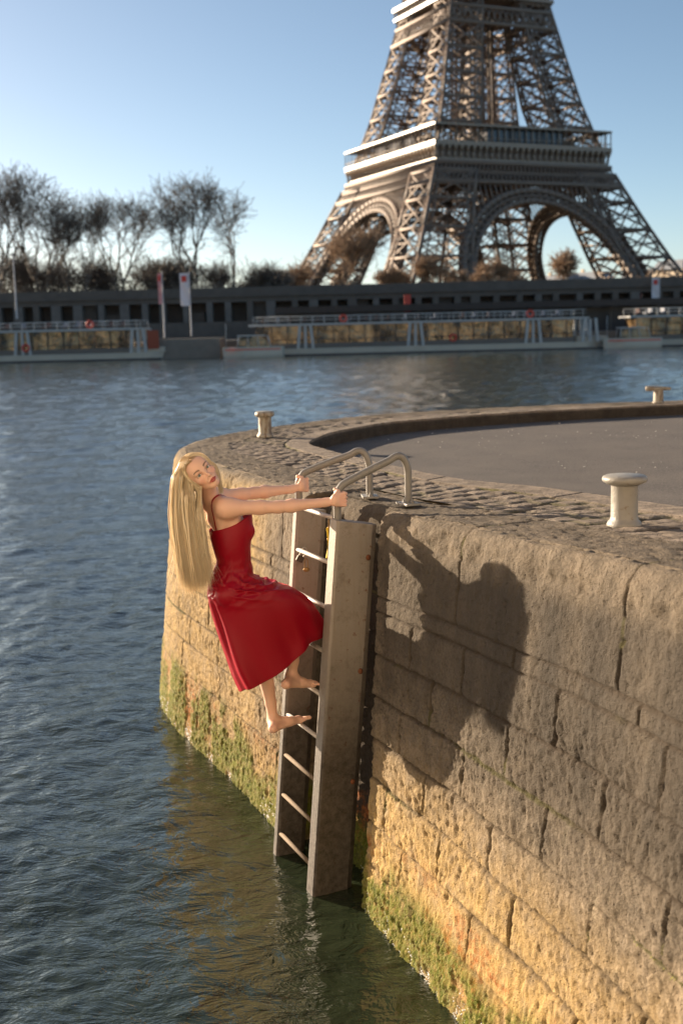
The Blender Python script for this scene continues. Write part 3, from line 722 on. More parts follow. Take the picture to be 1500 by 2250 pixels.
for k in range(4):
    for s in np.linspace(-G+.3,G-.3,27): P.append(fp(k,s,G-.35,63));Q.append(fp(k,s,G-.35,68));W.append(.34)
    P.append(fp(k,-G,G-.3,64.3));Q.append(fp(k,G,G-.3,64.3));W.append(.18)
barsnp(P,Q,W,'gallery_posts',M['iron_sunlit'],tw)
for k in range(4):                                               # glazed pavilions behind the posts
    mb=MB();mb.box(fp(k,1.5 if k==0 else 0,G-6.5,65.4),(30 if k%2==0 else 7,7 if k%2==0 else 30,5) ,Rm);pv=mb.build('pavilion',M['glass'],tw)
    P=[];Q=[];W=[]
    for s in np.linspace(-13.5,16.5,15) if k==0 else np.linspace(-15,15,15): P.append(fp(k,s,G-2.85,63));Q.append(fp(k,s,G-2.85,67.9));W.append(.25)
    b_=barsnp(P,Q,W,'mullions',M['iron'],pv)
# second floor
mb=MB();ring(mb,20.5,113.2,1.0,1.4);ring(mb,20.8,116.6,1.2,1.4);mb.build('upper_cornice',M['iron_sunlit'],tw)
mb=MB();mb.box(tp(0,0,114.6),(39,39,3),Rm);mb.build('upper_deck',M['iron'],tw)
P=[];Q=[];W=[]
for k in range(4):
    for s in np.linspace(-20,20,20): P.append(fp(k,s,19.6,112));Q.append(fp(k,s,20.6,116));W.append(.5)
barsnp(P,Q,W,'upper_corbels',M['iron_sunlit'],tw)
# ---- terrain beyond
def slab(name,x0,x1,y0,y1,z0,z1,mat,**k):
    mb=MB();mb.box(((x0+x1)/2,(y0+y1)/2,(z0+z1)/2),(x1-x0,y1-y0,z1-z0));return tag(mb.build(name,mat),**k)
slab('far_quay',-500,500,166,196,-1.5,2.2,M['quayfar'],kind='structure',label='low stone quay on the far bank')
slab('ground',-2500,2500,203,3200,-2,6.4,M['soil'],kind='structure',label='park ground behind the embankment')
# quay apron with its stone face (left, between the boats)
slab('quay_apron',-25.5,-15.5,158,166.2,-1.5,2.6,M['quayfar'],kind='structure',label='stone landing stage between the boats')
# embankment: plinth, piers, parapet band
em=empty('stone_wall',(0,200,0));tag(em,'long dark embankment wall with a row of openings on the far bank','wall')
mb=MB();mb.box((0,-1.5,3.6),(900,5,2.9));mb.build('plinth',M['darkstone'],em)
mb=MB();mb.box((0,1.6,6.6),(900,.6,3.4));mb.build('rear_wall',M['darkstone'],em)
mb=MB();mb.box((0,.4,9.4),(900,5,2.4));mb.box((0,-2.3,9.2),(900,.5,.35));mb.build('parapet',M['darkstone'],em)
x=-62;rp=random.Random(9)
while x<62:
    mb=MB();mb.box((x,-1.2,6.62),(1.0 if rp.random()<.6 else 1.5,2.2,3.2));mb.build('pier',M['pier'] if (x<-14 and rp.random()<.8) or rp.random()<.2 else M['darkstone'],em)
    if rp.random()<(.2 if x<-14 else .45): mb=MB();hh=rp.choice([3.2,3.2,1.6]);mb.box((x+1.65,-.3,5.02+hh/2),(2.3,.4,hh-.02));mb.build('infill_panel',M['darkstone'],em)
    x+=3.3*rp.uniform(.85,1.2)
mb=MB();mb.box((-200-62,-1,6.62),(400-8,2,3.2));mb.box((200+64,-1,6.62),(400-8,2,3.2));mb.build('wing_wall',M['darkstone'],em)
# pale low hut and red panel on the quay
mb=MB();mb.box((0,0,1.5),(11.5,3,3));mb.box((0,0,3.1),(12,3.6,.25));hb=mb.build('ticket_hut',simple('hut_paint',(.20,.19,.18),.7));hb.location=(-2,190,2.2);tag(hb,'low pale hut on the far quay behind the boats','hut')
mb=MB();mb.box((0,0,1.7),(1.0,.3,3.4));rb=mb.build('red_panel',simple('red_paint',(.5,.05,.03),.5));rb.location=(11.0,186,5.0);tag(rb,'tall red panel standing on the far quay','sign')
# pontoon roof
pr=empty('pontoon_shelter',(20,178,1));tag(pr,'long dark flat roofed boarding pontoon behind the tour boat','pontoon')
mb=MB();mb.box((14,0,5.25),(86,6,.95));mb.build('roof',simple('roof_dark',(.035,.027,.024),.6),pr)
mb=MB();mb.box((14,0,0.2),(84,7,1.2));mb.build('float',M['darkstone'],pr)
for k in range(13):
    mb=MB();mb.box((-27+k*6.8,0,2.9),(.3,.3,4));mb.build('post',M['darkstone'],pr)
mb=MB();mb.box((14,2.2,2.9),(82,.2,3.6));mb.build('rear_screen',simple('screen_dark',(.03,.03,.035),.4),pr)
# flag poles with banners
M['pole']=simple('white_pole',(.5,.5,.52),.4);M['banner']=simple('banner_white',(.62,.62,.66),.7);M['bred']=simple('banner_red',(.6,.06,.04),.7);M['bpink']=simple('banner_pink',(.62,.28,.28),.7)
def banner(px,py0,py1,Y,bw,bt,bb,label,narrow=False):
    b=atY(px,py0,Y);top=atY(px,py1,Y)[2];e=empty('flag_pole',b)
    mb=MB();mb.tube([(0,0,0),(0,0,(top-b[2])*.5),(0,0,top-b[2])],[.11,.09,.07],8);mb.build('pole',M['pole'],e)
    z1=atY(px,bt,Y)[2]-b[2];z0=atY(px,bb,Y)[2]-b[2]
    xs=np.linspace(-bw,0,8);V=[];
    rows=14
    for j in range(rows):
        for x in xs: V.append((x-.1,.10*math.sin(j*.7+x*3),z0+(z1-z0)*j/(rows-1)))
    V=np.array(V);V2=V+[0,.04,0]
    Fc=[tuple(f) for f in gridfaces(rows,8)]
    mb=MB();mb.add(V,Fc);mb.add(V2,[f[::-1] for f in Fc]);bn=mb.build('banner',M['bpink'] if narrow else M['banner'],e,True)
    mb=MB();mb.box((-.1-bw/2,-.12,z1-(z1-z0)*.17),(bw*.55,.06,(z1-z0)*.18));mb.build('emblem',M['bred'],bn)
    tag(e,label,'flag','banner poles on the far bank')
banner(421,738,597,171,1.25,600,672,'tall white banner with a red emblem between the two boats')
banner(362,742,596,168,.5,600,668,'narrow pink banner seen edge on, left of the white banner',True)
banner(1447,672,608,196,1.15,610,668,'white banner with a red emblem at the right end of the far bank')
banner(1409,672,612,200,.6,614,668,'narrow pink banner at the right, beside a white one',True)
# lamp mast
b=atY(38,700,190);e=empty('lamp_mast',b);mb=MB();h=atY(38,562,190)[2]-b[2];mb.tube([(0,0,0),(0,0,h/2),(0,0,h)],[.16,.12,.08],8);mb.build('mast',M['pole'],e)
mb=MB();mb.lathe([(.01,h),(.3,h+.05),(.28,h+.3),(.01,h+.45)],n=12);mb.build('lamp_head',M['darkstone'],e);tag(e,'slim lamp mast on the far quay at the left edge','lamp post')
# ---- boats
M['hull']=simple('hull_cream',(.58,.54,.45),.5,0,.2,.5);M['hulldark']=simple('hull_dark',(.035,.035,.04),.5)
M['frame']=simple('boat_frame',(.45,.46,.45),.45,0,.15,1);M['deck']=simple('boat_deck',(.16,.14,.12),.7);M['seat_red']=simple('seat_dark',(.10,.045,.035),.6)
M['seatblue']=simple('seat_grey',(.22,.24,.28),.6);M['ring']=simple('lifebuoy_red',(.7,.10,.06),.5);M['door']=simple('door_red',(.30,.06,.025),.5)
t=NT('cabin_glass');t.set(Base_Color=t.mix(t.ramp(t.noise(.5,5,.7,vec=t.co(scale=(1,1,.4))),[(.4,0),(.62,1)]),(.02,.016,.012),(.42,.28,.14)),Roughness=.15,Metallic=.3,Normal=t.bump(t.noise(.8,3,.5),.25,1));M['cglass']=t.m  # dark shade and golden reflections painted into the glass colour
def hullshape(L_,Wd,z0,z1,bow,mat,name,par,flare=.8):
    n=40;xs=np.linspace(-L_/2,L_/2,n);V=[]
    for lv,zf in ((0,z0),(.75,z0+(z1-z0)*.35),(1,z1)):
        for side in(-1,1):
            pass
    rows=[]
    for zf,s in ((z0,.80),(z0+(z1-z0)*.4,.95),(z1,1.0)):
        ring=[]
        for side in(-1,1):
            for x in (xs if side<0 else xs[::-1]):
                f=np.clip((x+L_/2)/(L_*bow[0]),0,1) if bow[0] else 1;g=np.clip((L_/2-x)/(L_*bow[1]),0,1)
                w_=Wd/2*s*min(1,f**.5 if bow[0] else 1)*g**.5
                xx=x*(1-(1-s)*.12);ring.append((xx,side*w_,zf))
        rows+=ring
    m_=len(rows)//3;Fc=[tuple(f) for f in gridfaces(3,m_,True)]+[tuple(range(2*m_,3*m_)),tuple(range(m_))[::-1]]
    mb=MB();mb.add(rows,Fc);return mb.build(name,mat,par)
def lifebuoy(par,c,r=.42):
    mb=MB();P=[(c[0]+r*math.cos(a),c[1],c[2]+r*math.sin(a)) for a in np.linspace(0,2*PI,17)];mb.tube(P,.13,8);mb.build('lifebuoy',M['ring'],par,True)
def tourboat(name,x0,x1,Y,label,pil,doorx=None):
    L_=x1-x0;cx=(x0+x1)/2;e=empty(name,(cx,Y,0));tag(e,label,'boat')
    hullshape(L_,7,-.4,.95,(.06,.08),M['hull'],'hull',e);mb=MB();mb.box((0,0,.08),(L_*.93,7.03,.26));mb.build('waterline_band',M['hulldark'],e)
    a,b=-L_/2+2.2,L_/2-(5.5)
    mb=MB();mb.box(((a+b)/2,0,1.25),(b-a,6.2,.7));mb.build('lower_side',M['deck'],e)
    mb=MB();mb.box(((a+b)/2,0,2.75),(b-a-.4,5.6,2.3));mb.build('cabin_glass',M['cglass'],e)
    P=[];Q=[];W=[]
    for x in np.arange(a+.3,b,2.05):
        for s in(-2.9,2.9): P.append((x,s,1.55));Q.append((x,s,3.95));W.append(.11)
    for s in (-2.92,2.92): P.append((a,s,2.1));Q.append((b,s,2.1));W.append(.10)
    barsnp(P,Q,W,'window_frame',M['darkstone'],e)
    for x in pil:
        xx=x0+(x1-x0)*x-cx
        for s in(-1,1):
            mb=MB();mb.bar((xx-1.0,s*3.1,.9),(xx-.7,s*3.05,4.0),.36);mb.bar((xx+1.0,s*3.1,.9),(xx+.7,s*3.05,4.0),.36);mb.box((xx,s*3.06,2.4),(.35,.12,3));mb.build('pillar',M['frame'],e)
    mb=MB();mb.box(((a+b)/2+.6,0,4.06),(b-a+2.5,6.6,.26));mb.build('roof_deck',M['frame'],e)
    P=[];Q=[];W=[]
    for x in np.arange(a,b+1.6,1.55):
        for s in(-3.15,3.15): P.append((x,s,4.2));Q.append((x,s,5.15));W.append(.07)
    for s in(-3.15,3.15):
        P.append((a,s,5.15));Q.append((b+1.5,s,5.15));W.append(.08);P.append((a,s,4.7));Q.append((b+1.5,s,4.7));W.append(.05)
    barsnp(P,Q,W,'deck_railing',M['frame'],e)
    r=random.Random(len(label));xx=a+1
    nseat=0
    while xx<b-1:
        if r.random()<.7:
            mb=MB();mb.box((xx,r.uniform(-1.4,1.4),4.55),(.5,1.6,.12));mb.box((xx+.25,0,4.85),(.1,2.2,.6));mb.build('deck_seat',M['seatblue' if r.random()<.6 else 'seat_red'],e);nseat+=1
        xx+=r.uniform(1.4,2.4)
    for f in (.28,.62,.86): lifebuoy(e,(a+(b-a)*f,-3.25,4.75 if f!=.62 else 1.9))
    mb=MB();mb.box((b+2.4,0,1.3),(4.2,5,.7));mb.build('bow_deck',M['hull'],e)
    if doorx is not None:
        mb=MB();mb.box((x0+(x1-x0)*doorx-cx,-2.95,2.6),(1.5,.1,2.4));mb.build('door',M['door'],e)
    return e
Xp=lambda px,Y:atY(px,740,Y)[0]
tourboat('tour_boat',Xp(525,161),Xp(1342,161),161,'long glass sided tour boat moored in the middle of the far bank',(.18,.47,.78,.93))
tourboat('tour_boat',Xp(-330,160),Xp(383,160),160,'glass sided tour boat with red cabin door at the left',(.55,.90),.945)
tourboat('tour_boat',Xp(1345,164),Xp(1990,164),164,'tour boat cut off by the right edge of the picture',(.25,.6))
def cruiser(name,px,Y,s,label,flip=1):
    x=Xp(px,Y);e=empty(name,(x,Y,0));tag(e,label,'boat')
    hullshape(8*s,2.8*s,-.3,1.35*s,(0,.35) if flip>0 else (.35,.02),M['hull'],'hull',e)
    mb=MB();mb.box((0,-1.36*s,1.05*s),(7.2*s,.06,.16));mb.build('stripe',M['ring'],e)
    mb=MB();mb.add([(a_*s,b_*s,c_*s) for a_,b_,c_ in [(-2,-1.2,1.3),(2.4,-1.2,1.3),(1.2,-1,2.7),(-1.6,-1,2.7),(-2,1.2,1.3),(2.4,1.2,1.3),(1.2,1,2.7),(-1.6,1,2.7)]],[(0,1,2,3),(5,4,7,6),(1,5,6,2),(4,0,3,7),(3,2,6,7)]);mb.build('cabin_glass',M['cglass'],e)
    mb=MB();mb.box((-.2*s,0,2.78*s),(3.6*s,2.3*s,.16));mb.build('cabin_roof',M['frame'],e)
    P=[];Q=[];W=[]
    for a_ in (-2,-.6,.8,2.3):
        for b_ in(-1.2,1.2): P.append((a_*s,b_*s,1.3*s));Q.append((a_*.85*s-.1,b_*.85*s,2.8*s));W.append(.1)
    P.append((-3.5*s,0,1.3*s));Q.append((-3.5*s,0,4.4*s));W.append(.07)
    barsnp(P,Q,W,'cabin_frame',M['frame'],e);return e
cruiser('motor_cruiser',556,155,1.0,'white motor cruiser with a red stripe, moored left of the long tour boat',-1)
cruiser('motor_cruiser',1388,157,.95,'white motor cruiser with a red stripe, moored at the right of the long tour boat',-1)
# ---- buildings
M['cream']=simple('cream_facade',(.55,.45,.33),.8,0,.1,.2);M['zinc']=simple('zinc_roof',(.20,.22,.25),.5)
M['winb']=simple('window_dark',(.06,.06,.07),.3)
def building(px0,px1,pytop,Y,label):
    a=atY(px0,600,Y);b=atY(px1,600,Y);zt=atY((px0+px1)/2,pytop,Y)[2];W_=(b[0]-a[0])*1.5;e=empty('apartment_building',((a[0]+b[0])/2,Y,6.4),-R(58));H_=zt-6.4
    mb=MB();mb.box((0,0,H_*.42),(W_,14,H_*.84));mb.build('facade',M['cream'],e)
    mb=MB();h0=H_*.84;mb.add([(-W_/2-.3,-7.3,h0),(W_/2+.3,-7.3,h0),(W_/2+.3,7.3,h0),(-W_/2-.3,7.3,h0),(-W_/2+2,-4,H_),(W_/2-2,-4,H_),(W_/2-2,4,H_),(-W_/2+2,4,H_)],[(0,1,5,4),(1,2,6,5),(2,3,7,6),(3,0,4,7),(4,5,6,7),(3,2,1,0)])
    rf=mb.build('roof',M['zinc'],e)
    mb=MB();mb.box((-W_*.25,0,H_+1),(2.5,1.2,2.4));mb.build('chimney',M['cream'],rf)
    nx=max(3,int(W_/3.6));ny=max(3,int(h0/3.3))
    for j in range(ny-3,ny):
        for i in range(nx):
            mb=MB();mb.box((-W_/2+(i+.5)*W_/nx,-7.02,(j+.55)*h0/ny),(1.3,.1,2.0));mb.build('window',M['winb'],e)
    tag(e,label,'building','cream apartment buildings behind the tower')
building(1385,1452,592,720,'cream building with grey roof seen through the right tower leg')
building(1454,1512,572,700,'tallest cream building at the right edge behind the tower')
building(1190,1262,605,800,'cream building low in the large right arch')
building(1264,1330,598,790,'cream building right of the bare round tree under the arch')
# ---- trees
t=NT('bark');t.set(Base_Color=t.mix(t.noise(1.2,4,.6),(.10,.082,.07),(.19,.16,.13)),Roughness=.9);M['bark']=t.m
t=NT('twig_brown');t.set(Base_Color=t.mix(t.noise(.5,3,.6),(.24,.16,.10),(.36,.25,.16)),Roughness=.9);M['twig']=t.m
def bare_tree(h,spread,seed,trunks=1,levels=6,lean=0,dens=1.0,fork=.28,droop=0.0):
    r=random.Random(seed);P=[];Q=[];W=[];TP=[];TQ=[];TW=[]
    def rv(z=0): return Vector((r.gauss(0,1),r.gauss(0,1),r.gauss(z,.5))).normalized()
    def twig(p,d,l,w_,lv):
        q=p
        for i in range(3):
            d=(d+rv(.1)*.28).normalized();nq=q+d*(l/3);TP.append(tuple(q));TQ.append(tuple(nq));TW.append(w_);
            if lv>0:
                for k in range(2 if r.random()<.28*dens else 1): twig(nq,(d*.8+rv(.15)*.75).normalized(),l*r.uniform(.5,.75),w_*.7,lv-1)
            q=nq
    def grow(p,d,l,w_,lv):
        n=4;q=p
        for i in range(n):
            d=(d+rv(0)*.15+Vector((0,0,.06))).normalized();nq=q+d*(l/n)
            P.append(tuple(q));Q.append(tuple(nq));W.append(w_*(1-.1*i))
            if (lv>=1 or i>=2) and r.random()<.6*dens: twig(nq,(d*.5+rv(.1)*.9).normalized(),h*r.uniform(.08,.15),w_*.25,1)
            q=nq
        if lv>=levels-3:
            for k in range(2): twig(q,(d+rv(.1)*.7).normalized(),h*r.uniform(.10,.16),w_*.4,1)
            return
        k=2 if (lv>0 and r.random()<.6) else 3
        for i in range(k):
            nd=(d*1.0+rv(.05)*(.36 if lv==0 else .50)*spread);nd.z+=.12;nd.normalize()
            grow(q,nd,l*r.uniform(.62,.86),w_*.60,lv+1)
    for k in range(trunks):
        o=(k-(trunks-1)/2);d=Vector((lean+r.gauss(0,.06)+.22*o,r.gauss(0,.06),1)).normalized()
        grow(Vector((o*.3,0,0)),d,h*fork,h*.017,0)
    return (P,Q,W),(TP,TQ,TW)
def tree(px,pytop,Y,spread,seed,label,group,twig='twig',trunks=1,levels=6,dens=1.0,fork=.26,lean=0,base=6.4,droop=0,tw_=.045):
    x=Xp(px,Y);top=atY(px,pytop,Y)[2];H_=top-base
    (P,Q,W),(TP,TQ,TW)=bare_tree(H_,spread,seed,trunks,levels,lean,dens,fork,droop)
    zs=max(q[2] for q in TQ);s=H_/zs
    e=empty('bare_tree',(x,Y,base));f=lambda L_:np.array(L_)*s
    barsnp(f(P),f(Q),np.array(W)*1.25,'trunk',M['bark'],e)
    barsnp(f(TP),f(TQ),np.maximum(np.array(TW),tw_),'crown',M[twig],e)
    tag(e,label,'tree',group);return e
g='bare trees on the far bank'
tree(-8,352,200,1.0,1,'tallest dense bare tree at the left edge of the picture',g,'bark',2,7,0.45,.27)
tree(95,385,204,1.0,2,'dense bare tree second from the left',g,'bark',2,7,0.45,.29)
tree(178,420,202,1.0,33,'slender bare tree third from the left',g,'bark',2,7,.8,.3)
tree(268,408,205,1.15,14,'sparse V shaped bare tree between the left group and the double trunked tree',g,'bark',2,7,.6,.28)
tree(436,372,203,1.1,5,'wide bare tree with a double trunk behind the white banner',g,'bark',2,7,.65,.30)
tree(524,402,206,1.2,6,'bare tree with a single slim trunk, rightmost of the tall left group',g,'bark',1,7,.6,.28)
tree(1240,540,235,1.4,8,'round bare tree standing in the large right arch',g,'twig',1,7,1.1,.2,0,6.4,0,.08)
g2='brown trees in front of the tower'
for i,(px,pt,lab) in enumerate([(768,478,'tallest brown tree, in front of the left tower leg'),(945,555,'bushy brown tree in front of the near tower leg'),(860,585,'low brown tree under the left arch'),(1010,590,'low brown tree just right of the near tower leg'),(1085,560,'brown tree in front of the middle of the large arch'),(655,575,'small brown tree at the left foot of the tower'),(1125,590,'low brown bush-like tree left of the round bare tree')]):
    tree(px,pt,228+i*2,1.5,20+i,lab,g2,'twig',3,7,.5,.24,base=6.4,tw_=.06)
g3='low dark trees behind the embankment'
for i,(px,pt) in enumerate([(30,520),(75,560),(135,550),(205,545),(240,575),(320,545),(365,560),(395,540),(480,560),(575,560),(610,580),(545,600)]):
    tree(px,pt,212+(i%3)*3,1.3,60+i,['dark low tree at the far left below the tall crowns','dark low bushy tree under the second tall tree','dark low tree between the second and third tall trees','dark low tree left of the V shaped tree','low dark shrub-like tree at the foot of the V shaped tree','low tree right of the V shaped tree','low tree behind the narrow pink banner','low tree just left of the white banner','low tree between the two tall right trees','round low tree right of the slim trunked tree','smallest low tree before the tower','low dark tree at the foot of the slim trunked tree'][i],g3,'bark',2,6,1.2,.13)
# dense hedge mass between the trunks: many small twigs, read as one mass
N=10000;hx=rr.uniform(-62,-8,N);hz=rr.beta(1.1,2.6,N)*11*np.clip(1.15-.5*vn(hx*.13+40,hx*0,2)-(hx>-25)*.35,.25,1.2)+6.4;hy=rr.uniform(206,218,N)
N2=9000;hx2=rr.uniform(-8,62,N2);hz2=rr.beta(1,3,N2)*5.5*vn(hx2*.2,hx2*0,4)*1.6+6.4;hy2=rr.uniform(212,224,N2)
d=rr.normal(0,1,(len(hx),3))*[.5,.5,.6]
p0=np.c_[hx,hy,hz];hd=barsnp(p0-d*.6,p0+d*.6,.10,'undergrowth',M['twig'] if False else M['bark'])
tag(hd,'dark bare undergrowth behind the embankment wall','undergrowth',None,'stuff')

d=rr.normal(0,1,(N2,3))*[.7,.5,.6];p0=np.c_[hx2*1.15,hy2,hz2]
tag(barsnp(p0-d*.7,p0+d*.7,.10,'undergrowth',M['twig']),'brown bare shrubs and hedges in front of the tower feet',None,None,'stuff')
# ================================================================== PERSON
def V3(*a): return np.array(a,float)
def Wp(px,py,Y): return atY(px,py,Y)
# ---- signed-distance body: tapered capsules and ellipsoids, blended, then meshed as ONE surface
class SDF:
    def __init__(s,lo,hi,h):
        s.lo=np.array(lo);s.h=h;s.n=np.ceil((np.array(hi)-s.lo)/h).astype(int)+1;s.D=np.full(s.n,.2,np.float32);s.pr=[]
    def _sub(s,c0,c1):
        a=np.clip(np.floor((c0-s.lo)/s.h).astype(int),0,s.n-1);b=np.clip(np.ceil((c1-s.lo)/s.h).astype(int)+1,1,s.n)
        return a,b
    def add(s,f,lo,hi,k,mode='u'):
        s.pr.append((f,lo,hi,k,mode))
        a,b=s._sub(np.array(lo)-.03-k,np.array(hi)+.03+k)
        if (b<=a).any():return
        g=np.stack(np.meshgrid(*[s.lo[i]+s.h*np.arange(a[i],b[i]) for i in range(3)],indexing='ij'),-1).astype(np.float32)
        d=f(g);S_=s.D[a[0]:b[0],a[1]:b[1],a[2]:b[2]]
        S_[...]=comb(S_,d,k,mode)
    def ev(s,P):
        D=np.full(len(P),.2,np.float32)
        for f,lo,hi,k,mode in s.pr:
            m=((P>np.array(lo)-.03-k)&(P<np.array(hi)+.03+k)).all(1)
            if m.any(): D[m]=comb(D[m],f(P[m].astype(np.float32)),k,mode)
        return D
    def cone(s,a,b,ra,rb,k=.02,sc=None,mode='u'):
        a=np.array(a,float);b=np.array(b,float)
        def f(p):
            ba=b-a;l2=ba@ba;pa=p-a;t=np.clip((pa@ba)/l2,0,1)
            q=pa-t[...,None]*ba
            return np.sqrt((q*q).sum(-1))-(ra+(rb-ra)*t)
        m=max(ra,rb);s.add(f,np.minimum(a,b)-m,np.maximum(a,b)+m,k,mode)
    def ell(s,c,r,Rm=np.eye(3),k=.02,mode='u'):
        c=np.array(c,float);r=np.array(r,float);Rm=np.array(Rm,float)    # Rm columns = axes
        def f(p):
            q=(p-c)@Rm;k0=np.sqrt(((q/r)**2).sum(-1));k1=np.sqrt(((q/(r*r))**2).sum(-1))
            return k0*(k0-1)/np.maximum(k1,1e-6)
        e=np.abs(Rm)@r;s.add(f,c-e,c+e,k,mode)
    def mesh(s):
        D=s.D;h=s.h;ins=D<0
        n=np.array(D.shape)-1
        c=[(i,j,k) for i in(0,1) for j in(0,1) for k in(0,1)]
        cnt=np.zeros(n,np.int8)
        for i,j,k in c: cnt+=ins[i:n[0]+i,j:n[1]+j,k:n[2]+k]
        act=np.argwhere((cnt>0)&(cnt<8));idx=-np.ones(n,np.int64);idx[tuple(act.T)]=np.arange(len(act))
        val=np.stack([D[act[:,0]+i,act[:,1]+j,act[:,2]+k] for i,j,k in c],1)
        acc=np.zeros((len(act),3));w=np.zeros(len(act));ca=np.array(c,float)
        for p in range(8):
            for q in range(p+1,8):
                if np.abs(ca[p]-ca[q]).sum()!=1: continue
                m=(val[:,p]<0)!=(val[:,q]<0);t=val[m,p]/(val[m,p]-val[m,q]);acc[m]+=ca[p]+(ca[q]-ca[p])*t[:,None];w[m]+=1
        P=s.lo+h*(act+acc/w[:,None])
        Fc=[]
        for ax in range(3):
            o=[1,1,1];o[ax]=0
            sl0=[slice(0,None)]*3;A_=ins
            sh=[slice(0,-1) if i==ax else slice(None) for i in range(3)];sh2=[slice(1,None) if i==ax else slice(None) for i in range(3)]
            ch=np.argwhere(A_[tuple(sh)]!=A_[tuple(sh2)])
            o1=[i for i in range(3) if i!=ax]
            ok=(ch[:,o1[0]]>0)&(ch[:,o1[1]]>0)&(ch[:,o1[0]]<n[o1[0]])&(ch[:,o1[1]]<n[o1[1]]);ch=ch[ok]
            e1=np.zeros(3,int);e1[o1[0]]=1;e2=np.zeros(3,int);e2[o1[1]]=1
            q=[idx[tuple((ch-a).T)] for a in (0*e1,e1,e1+e2,e2)]
            q=np.stack(q,1);s_=A_[tuple(ch.T)]
            if ax==1: s_=~s_
            q[~s_]=q[~s_][:,::-1];Fc.append(q)
        return P,np.concatenate(Fc)
    def grad(s,P,e=.0012):
        g=np.stack([s.ev(P+np.eye(3)[i]*e)-s.ev(P-np.eye(3)[i]*e) for i in range(3)],1);g/=np.linalg.norm(g,axis=1)[:,None]+1e-9;return g
    def project(s,P,it=3):
        P=P.copy()
        for _ in range(it):
            d=s.ev(P);P-=s.grad(P)*np.clip(d,-.004,.004)[:,None]
        return P
def comb(A_,B_,k,mode):
    if mode=='u':
        h=np.maximum(k-np.abs(A_-B_),0)/k;return np.minimum(A_,B_)-h*h*k*.25
    h=np.maximum(k-np.abs(A_+B_),0)/k;return np.maximum(A_,-B_)+h*h*k*.25
body=SDF((-1.12,6.05,.78),(.16,7.25,2.72),.0042)
def nrm_(v): v=np.array(v,float);return v/np.linalg.norm(v)
# joints (photo pixel + distance from the camera)
J=dict(neck=Wp(461,1086,6.50),c7=Wp(466,1100,6.56),shR=Wp(497,1116,6.40),shL=Wp(478,1094,6.72),chest=Wp(506,1158,6.55),rib=Wp(512,1195,6.54),waist=Wp(515,1238,6.53),pelv=Wp(508,1290,6.53),
  hipR=Wp(503,1308,6.44),hipL=Wp(512,1303,6.62),knR=Wp(655,1350,6.56),anR=Wp(640,1487,6.60),knL=Wp(577,1424,6.74),anL=Wp(600,1583,6.71))
hR_post=ladder_pt(-.055,.028,2.30);hL_post=ladder_pt(WR+.028,.028,2.31)
J['wrR']=Wp(716,1104,6.50);J['elR']=Wp(612,1114,6.44)
J['wrL']=Wp(641,1075,6.98);J['elL']=Wp(557,1083,6.86)
def hyp(*a,**k): body.cone(*a,**k)
# arms
def arm(sh,el,wr):
    body.cone(sh,sh*.86+el*.14,.050,.046,.03)
    body.cone(sh*.86+el*.14,sh*.35+el*.65,.044,.038,.02);body.cone(sh*.35+el*.65,el,.038,.032,.02)
    body.cone(el,el*.72+wr*.28,.033,.036,.02);body.cone(el*.72+wr*.28,el*.15+wr*.85,.036,.0245,.02);body.cone(el*.15+wr*.85,wr,.0245,.0225,.01)
arm(J['shR'],J['elR'],J['wrR']);arm(J['shL'],J['elL'],J['wrL'])
# torso
fw=nrm_(ni);rt=np.array([fw[1],-fw[0],0])                        # her front / her right
bd=lambda a,b:nrm_(J[a]-J[b])
def seg(c,rx,ry,rz,up,k=.05,yaw=0):
    u_=nrm_(up);r_=rt-u_*(rt@u_);r_=nrm_(r_);f_=np.cross(u_,r_)
    body.ell(c,(rx,ry,rz),np.stack([r_,f_,u_],1),k)
up=bd('c7','waist')
seg(J['chest']*.55+J['c7']*.45,.150,.082,.085,up);seg(J['chest'],.118,.080,.10,up);seg(J['rib'],.104,.074,.10,up);seg(J['waist'],.085,.066,.09,up)
seg(J['pelv']+fw*.01,.135,.085,.09,up);seg(J['hipR']*.5+J['hipL']*.5-fw*.01,.13,.075,.075,up)
body.cone(J['c7'],J['shR'],.048,.046,.05);body.cone(J['c7'],J['shL'],.048,.046,.05)
for s_ in(-1,1): body.ell(J['chest']+fw*.060+rt*s_*.058-up*.02,(.046,.040,.046),k=.04)   # bust
# shoulder blade
body.ell(J['chest']-fw*.066+rt*.07+up*.055,(.045,.022,.058),np.stack([rt,fw,up],1),.04)
# legs
def leg(hip,kn,an,side):
    m=hip*.55+kn*.45
    body.cone(hip,m,.072,.062,.04);body.cone(m,kn,.060,.040,.03)
    ca=kn*.68+an*.32;bk_=-fw
    body.cone(kn,ca+bk_*.008,.042,.048,.03);body.cone(ca+bk_*.008,kn*.25+an*.75,.050,.032,.02);body.cone(kn*.25+an*.75,an,.032,.029,.015)
leg(J['hipR'],J['knR'],J['anR'],1);leg(J['hipL'],J['knL'],J['anL'],-1)
